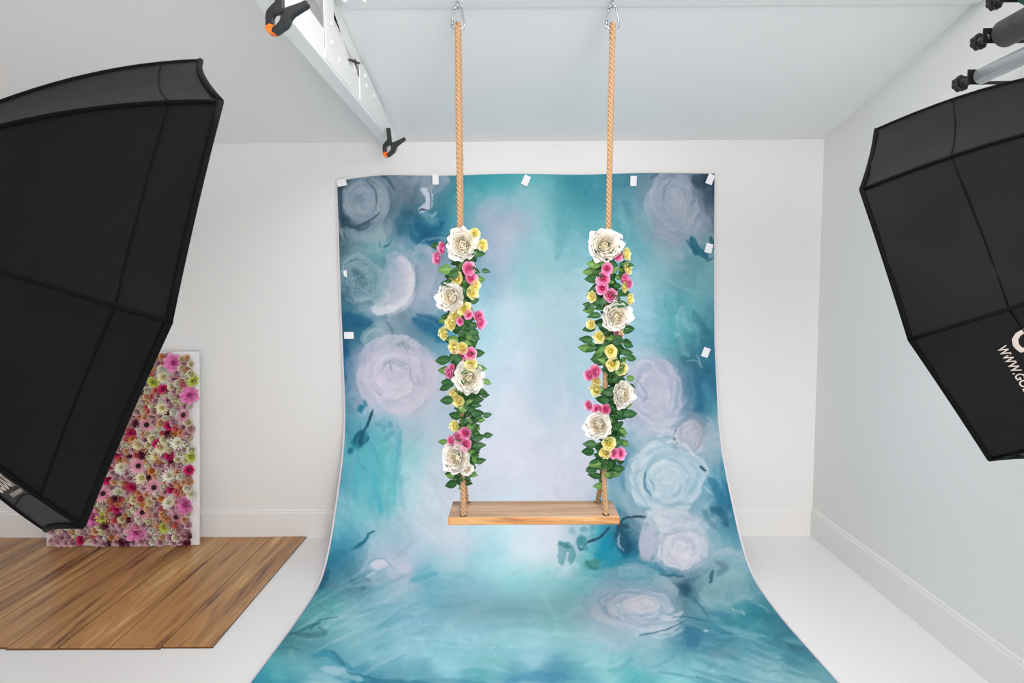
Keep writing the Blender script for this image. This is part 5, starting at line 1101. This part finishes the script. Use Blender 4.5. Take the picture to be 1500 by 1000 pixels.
def orient(zdir, spin):
    z = Vector(zdir).normalized(); q = z.to_track_quat('Z', 'Y'); return q.to_matrix().to_4x4() @ Matrix.Rotation(spin, 4, 'Z')
GL = dict(
 axis=[(672, 335), (676, 356), (676, 450), (682, 520), (686, 600), (684, 660), (679, 708)],
 peony=[(677.7, 356.3, 21.5, .0), (657, 435.6, 20, -.35), (686, 554, 21.5, .1), (665.5, 671, 20.5, -.2), (685, 688, 9, .4)],
 yellow=[(697, 343, 8.5), (708.5, 359, 8.5), (667, 408, 10), (697, 419, 8.5), (693, 428, 9), (680, 452, 9.5), (666, 463, 9.5), (658.5, 474, 9.5), (648, 489, 9), (663, 508, 9.5), (676, 510, 8.5), (690, 534, 9), (662.5, 578, 8.5), (670, 588, 9.5), (664, 624, 8), (664, 690, 5)],
 pink=[(645, 363, 8.5), (638, 378, 9), (688, 393, 9.5), (691.5, 406, 9), (702.6, 463, 8.5), (706, 473, 8.5), (687, 461, 6.5), (673, 471, 5.5), (673.5, 520, 9), (690, 518, 9), (661, 538, 5), (656, 546, 8.5), (681, 635, 9), (669.5, 642, 9), (659, 646, 7), (680, 651, 9.5)],
 tips=[(662, 333), (652, 345), (706, 375), (700, 380), (712, 372), (640, 395), (652, 402), (662, 398), (644, 413), (652, 418), (712, 408), (645, 465), (702, 488), (697, 505), (714, 541), (711, 517), (640, 525), (640, 541), (636, 528), (641, 569), (645, 560), (643, 585), (655, 607), (710, 585), (706, 594), (709, 574), (711, 606), (712, 638), (703, 622), (706, 612), (713, 651), (704, 667), (694, 673), (708, 640), (651, 711), (693, 709), (677, 711), (665, 705), (655, 691), (648, 688), (672, 700), (686, 702), (669, 596), (674, 610), (690, 600), (692, 566)])
GR = dict(
 axis=[(889, 340), (888, 360), (890, 420), (895, 500), (900, 560), (896, 640), (886, 700)],
 peony=[(887, 358.5, 22.5, .0), (905, 464, 20.5, .2), (917, 579, 18.5, .6), (875, 624.5, 18.5, -.3)],
 yellow=[(920, 371, 8.5), (921.4, 392, 8.5), (917, 420, 7.5), (925, 438, 8), (865.7, 434.5, 7.5), (864.6, 475, 7), (876.7, 494, 8.5), (895.6, 514, 9), (897.8, 533.5, 9), (912, 540, 9), (911, 484, 5.5), (871, 571, 9), (872.5, 559, 7.5), (892.5, 650, 9.5), (886, 664, 8.5)],
 pink=[(906.4, 373, 8.5), (890, 394, 8), (883, 407, 9.5), (882, 422, 8.5), (895.4, 432.7, 9.5), (917, 409, 8), (923.6, 416, 6.5), (908, 489.5, 8.5), (870, 544, 9.5), (861, 550, 8), (861, 594, 7), (874, 600, 8), (886, 599, 8), (899, 664, 8), (909.5, 664.5, 8.5)],
 tips=[(852, 398), (858, 385), (862, 405), (868, 408), (925, 402), (930, 386), (856, 410), (862, 425), (925, 430), (922, 446), (912, 448), (862, 445), (859, 462), (868, 470), (932, 483), (914, 500), (852, 483), (847, 497), (845, 509), (853, 513), (914, 515), (864, 527), (870, 520), (915, 556), (920, 548), (935, 604), (922, 611), (917, 621), (906, 628), (850, 662), (853, 650), (868, 655), (918, 687), (908, 692), (868, 713), (860, 695), (861, 682), (898, 699), (915, 645), (912, 638), (872, 585), (880, 580), (905, 440), (875, 445), (880, 680), (875, 700), (893, 690), (866, 676), (900, 530), (884, 540)])
def garland(G, label, seed):
    rng = random.Random(seed)
    T = thing('flower_garland', label, 'garland', onY(G['axis'][-1][0], G['axis'][-1][1], YS), 'flower garlands on the swing ropes')
    inv = Matrix.Translation(T.location).inverted()
    ax = G['axis']
    def axx(y): return float(np.interp(y, [a[1] for a in ax], [a[0] for a in ax]))
    # vine winding round the rope
    bm = bmesh.new(); pts = []
    for i in range(160):
        y = ax[0][1]+(ax[-1][1]-ax[0][1])*i/159; a = i*.42; p = onY(axx(y), y, YS); pts.append(p+Vector((.021*math.cos(a), .030*math.sin(a), 0)))
    tube(bm, pts, .0028, 5); kid('vine_stem', bm, FM['stem'], T, True)
    def put(name, me, px, py, depth, rpx, base_r, zdir, lab=None, spin=None):
        p = onY(px, py, YS-depth); s = rpx*(YS-depth)/F_PX/base_r*(1.2 if name == 'peony' else 1.14)
        M_ = orient(zdir, rng.uniform(0, 6.28) if spin is None else spin)
        M_ = Matrix.Translation(p-Vector(zdir).normalized()*base_r*s*.55) @ M_ @ Matrix.Scale(s, 4)
        o = inst(name, me, T, inv @ M_)
        if lab: o['label'] = lab
    for (x, y, r, lean) in G['peony']:
        put('peony', rng.choice(PEO), x, y, .062, r, .060, (lean+rng.uniform(-.1, .1), -1, rng.uniform(-.05, .25)), 'large cream white peony bloom')
    for kind, pool, nm, lb in (('yellow', YRO, 'rose', 'pale yellow rose bud'), ('pink', PRO, 'rose', 'pink rose bud')):
        for (x, y, r) in G[kind]:
            dx = (x-axx(y))/25.
            put(nm, rng.choice(pool), x, y, .056-.018*min(1, abs(dx)), r, .0245, (dx*.8+rng.uniform(-.2, .2), -1, rng.uniform(-.2, .3)), lb)
    # leaves: the listed tips first, then filling between stem and flowers
    def leaf(tx, ty, L, bx=None, by=None, dep=None):
        if bx is None: bx = axx(ty)+(tx-axx(ty))*.12; by = ty-rng.uniform(-6, 8)
        d0 = rng.uniform(.02, .045) if dep is None else dep
        tip = onY(tx, ty, YS-d0*rng.uniform(.2, 1.2)); bs = onY(bx, by, YS-d0)
        v = tip-bs
        if v.length > L: bs = tip-v.normalized()*L
        v = (tip-bs); ln = v.length
        x = v.normalized(); z = Vector((rng.uniform(-.6, .6), -1, rng.uniform(-.3, .7))); z = (z-x*z.dot(x)).normalized(); y = z.cross(x)
        mm = Matrix.Identity(4)
        for i in range(3): mm[i][0] = x[i]; mm[i][1] = y[i]; mm[i][2] = z[i]; mm[i][3] = bs[i]
        s = max(.6, ln/.052)
        light = rng.random() < .22
        inst('leaf', rng.choice(LLF if light else LF), T, inv @ mm @ Matrix.Diagonal((s, s*rng.uniform(.9, 1.25), s, 1)))
    for (tx, ty) in G['tips']: leaf(tx, ty, .062)
    y = ax[0][1]+14
    while y < ax[-1][1]-8:
        for side in (-1, 1, -1, 1, rng.choice((-1, 1))):
            a = abs(rng.gauss(0, 13))+3; tx = axx(y)+side*a; ty = y+rng.uniform(-8, 12)
            leaf(tx, ty, rng.uniform(.038, .055), axx(y)+rng.uniform(-4, 4), y+rng.uniform(-6, 6), rng.uniform(.015, .045))
        # some behind the rope, for depth
        if rng.random() < .5: leaf(axx(y)+rng.uniform(-20, 20), y+8, .05, axx(y), y, -rng.uniform(.015, .035))
        y += 4.2
    return T
garland(GL, 'garland of peonies, roses and leaves wound around the left swing rope', 7)
garland(GR, 'garland of peonies, roses and leaves wound around the right swing rope', 8)

# ------------------------------------------------------------------ flower wall panel leaning at left
PB = .0105
BL = Vector((onZ(72, 797, PB).x, 3.845, PB)); BRx = onZ(291, 798, PB).x
pan = thing('flower_board', 'white board covered in pink, cream and magenta artificial flowers, leaning against the back wall', 'flower panel', ((BL.x+BRx)/2, 3.845, PB))
tilt = math.atan2(.105, 1.19); Wp = BRx-BL.x; Hp = 1.225
x_ = Vector((1, 0, 0)); up = Vector((0, math.sin(tilt), math.cos(tilt))); nf = Vector((0, -math.cos(tilt), math.sin(tilt)))
LM = Matrix.Identity(4)
for i in range(3): LM[i][0] = x_[i]; LM[i][1] = up[i]; LM[i][2] = nf[i]
LMW = Matrix.Translation(pan.location) @ LM        # panel frame: x right, y up the board, z out of it
bm = bmesh.new(); box(bm, (-Wp/2, 0, -.022), (Wp/2, Hp, 0), .002); bmesh.ops.transform(bm, matrix=LM, verts=bm.verts[:]); obj('board', bm, M_canvas, pan)
def onpanel(px, py):
    o_ = Vector(CAM); d = Vector(ray(px, py)); P0 = pan.location; t = (P0-o_).dot(nf)/d.dot(nf); q = o_+d*t-P0
    return q.dot(x_), q.dot(up)
small = [(3, .0005, .010, .011, .3, -.8, .4, 0, .25), (4, .002, .014, .016, .6, -.9, .35, .05, .6), (5, .005, .016, .020, 1.0, -.4, .25, .2, .95), (6, .007, .015, .021, 1.4, .3, .15, .5, 1)]
pompom = [(8, .002, .016, .007, .2, .0, .2, 0, .4), (12, .004, .020, .008, .6, .4, .2, .2, .7), (14, .006, .024, .009, 1.0, .8, .15, .4, 1), (14, .006, .026, .009, 1.4, 1.2, .1, .6, 1)]
dahlia = [(8, .003, .016, .009, .5, .3, .3, 0, .4), (12, .006, .024, .011, 1.0, .8, .2, .3, .9), (14, .008, .028, .012, 1.35, 1.2, .2, .5, 1)]
gerb = [(18, .010, .024, .007, 1.2, 1.25, .1, .0, .5), (26, .012, .040, .008, 1.4, 1.45, .1, .2, 1)]
orch = [(4, .003, .022, .024, .4, .2, .3, 0, .5), (6, .006, .036, .036, .9, .9, .2, .2, .9), (7, .008, .044, .040, 1.3, 1.25, .1, .4, 1)]
PM = {}
for c in ('peach', 'orange', 'coral', 'blush', 'cream', 'burgundy', 'mauve', 'white'): PM[c] = [bloom('small_rose_mesh', small, 30+k, FM[c], ruffle=.05, nu=3, nv=3) for k in (0, 1)]
PM['pom'] = bloom('pompom_mesh', pompom, 41, FM['magenta'], ruffle=.08, nu=2, nv=3)
PM['dah'] = bloom('dahlia_mesh', dahlia, 42, FM['white'], ruffle=.05, nu=2, nv=3)
PM['cdah'] = bloom('cream_dahlia_mesh', dahlia, 43, FM['cream'], ruffle=.05, nu=2, nv=3)
PM['lim'] = bloom('lime_flower_mesh', dahlia, 44, FM['lime'], ruffle=.08, nu=2, nv=3)
PM['ger'] = bloom('gerbera_mesh', gerb, 45, FM['gerbera'], ruffle=.02, nu=2, nv=3, heart=(.013, .004, FM['seed']))
PM['orc'] = bloom('orchid_flower_mesh', orch, 46, FM['orchid'], ruffle=.12, nu=4, nv=3)
PM['mst'] = bloom('mauve_cluster_mesh', pompom, 47, FM['mauve'], ruffle=.15, nu=2, nv=3)
rng = random.Random(12); used = []
def pf(name, me, x, y, s, z=.004, lab=None):
    mm = Matrix.Translation((x, y, z)) @ Matrix.Rotation(rng.uniform(-.35, .35), 4, 'X') @ Matrix.Rotation(rng.uniform(-.35, .35), 4, 'Y') @ Matrix.Rotation(rng.uniform(0, 6.3), 4, 'Z') @ Matrix.Scale(s, 4)
    o = inst(name, me, pan, LM @ mm)
    if lab: o['label'] = lab
big = [('ger', 'gerbera', .052, 1.25, [(216.6,621.6),(270.6,607.8),(204.6,681.6),(227.4,713),(210.6,749.4),(260,756),(153,722)], 'light pink gerbera with a dark centre'),
 ('pom', 'pompom_flower', .036, 1.3, [(241.5,570),(250,623),(232.5,649.5),(250.5,666.6),(279,687.6),(253,714.6),(196.5,712.5),(174,744),(160.5,702),(195,633),(174,664),(122,790)], 'deep magenta pompom flower'),
 ('orc', 'peony', .05, 1.25, [(256.5,531),(279.6,579),(273.6,738.6),(202.5,778.5),(140,757)], 'open orchid pink flower'),
 ('lim', 'dahlia', .042, 1.35, [(285,558),(282,667.5),(243,771),(226.5,559.5),(153,757)], 'lime green flower'),
 ('dah', 'dahlia', .042, 1.4, [(262.5,648),(249,735),(282,723),(180,684),(177,720),(250,696)], 'white dahlia'),
 ('cdah', 'dahlia', .038, 1.4, [(241.5,552),(240,597),(231,666),(210,699),(205,650),(222,735),(238,655)], 'cream dahlia')]
for key, nm, r, s, pts, lab in big:
    for (px, py) in pts:
        x, y = onpanel(px, py); used.append((x, y, r*.8)); pf(nm, PM[key], x, y, s, .012, lab)
# further large flowers in the part behind the softbox
for _ in range(400):
    x = rng.uniform(-Wp/2+.06, .0); y = rng.uniform(.25, Hp-.07)
    key, nm, r, s, _p, lab = rng.choice(big)
    if onpanel(150, 700)[0] < x and True: pass
    px, py = project(*(np.array(LMW @ Vector((x, y, 0)))))
    if px > 123+(767-py)*.40 and px > 118: continue
    if all((x-a)**2+(y-b)**2 > (r+c+.03)**2 for a, b, c in used): used.append((x, y, r*.8)); pf(nm, PM[key], x, y, s, .012, lab)
cols = ['peach', 'orange', 'coral', 'blush', 'cream', 'burgundy', 'mauve', 'white']; wts = [6, 3, 4, 6, 8, 2, 3, 4]
n_rose = n_clu = 0
yy = .027; row = 0
while yy < Hp-.012:
    xx = -Wp/2+.022+(.020 if row % 2 else 0)
    if yy < .3: xx += .03
    while xx < Wp/2-.042:
        x = xx+rng.uniform(-.007, .007); y = yy+rng.uniform(-.007, .007)
        if all((x-a)**2+(y-b)**2 > (c+.003)**2 for a, b, c in used):
            edge = (y < .14 or x < -Wp/2+.15) and rng.random() < .3
            hid = x < -.08 and y > .45
            if hid and rng.random() < .2: xx += .040; continue
            if edge or rng.random() < .13: pf('cluster_flower', PM['mst'], x, y, rng.uniform(1.1, 1.5), .006, 'dusty mauve spiky flower')
            elif n_rose < 299 or rng.random() < 2:
                c = rng.choices(cols, wts)[0]; nm = 'small_rose' if c in ('peach', 'orange', 'coral', 'blush') else 'small_blossom'
                pf(nm, rng.choice(PM[c]), x, y, rng.uniform(1.25, 1.8), rng.uniform(.004, .016), {'cream': 'small cream blossom', 'burgundy': 'small burgundy blossom', 'mauve': 'small mauve blossom', 'white': 'small white blossom', 'peach': 'small peach rose', 'orange': 'small orange rose', 'coral': 'small coral rose', 'blush': 'small blush rose'}[c])
                n_rose += 1
        xx += .040
    yy += .034; row += 1
print('small flowers', n_rose, 'objects', len(bpy.data.objects))
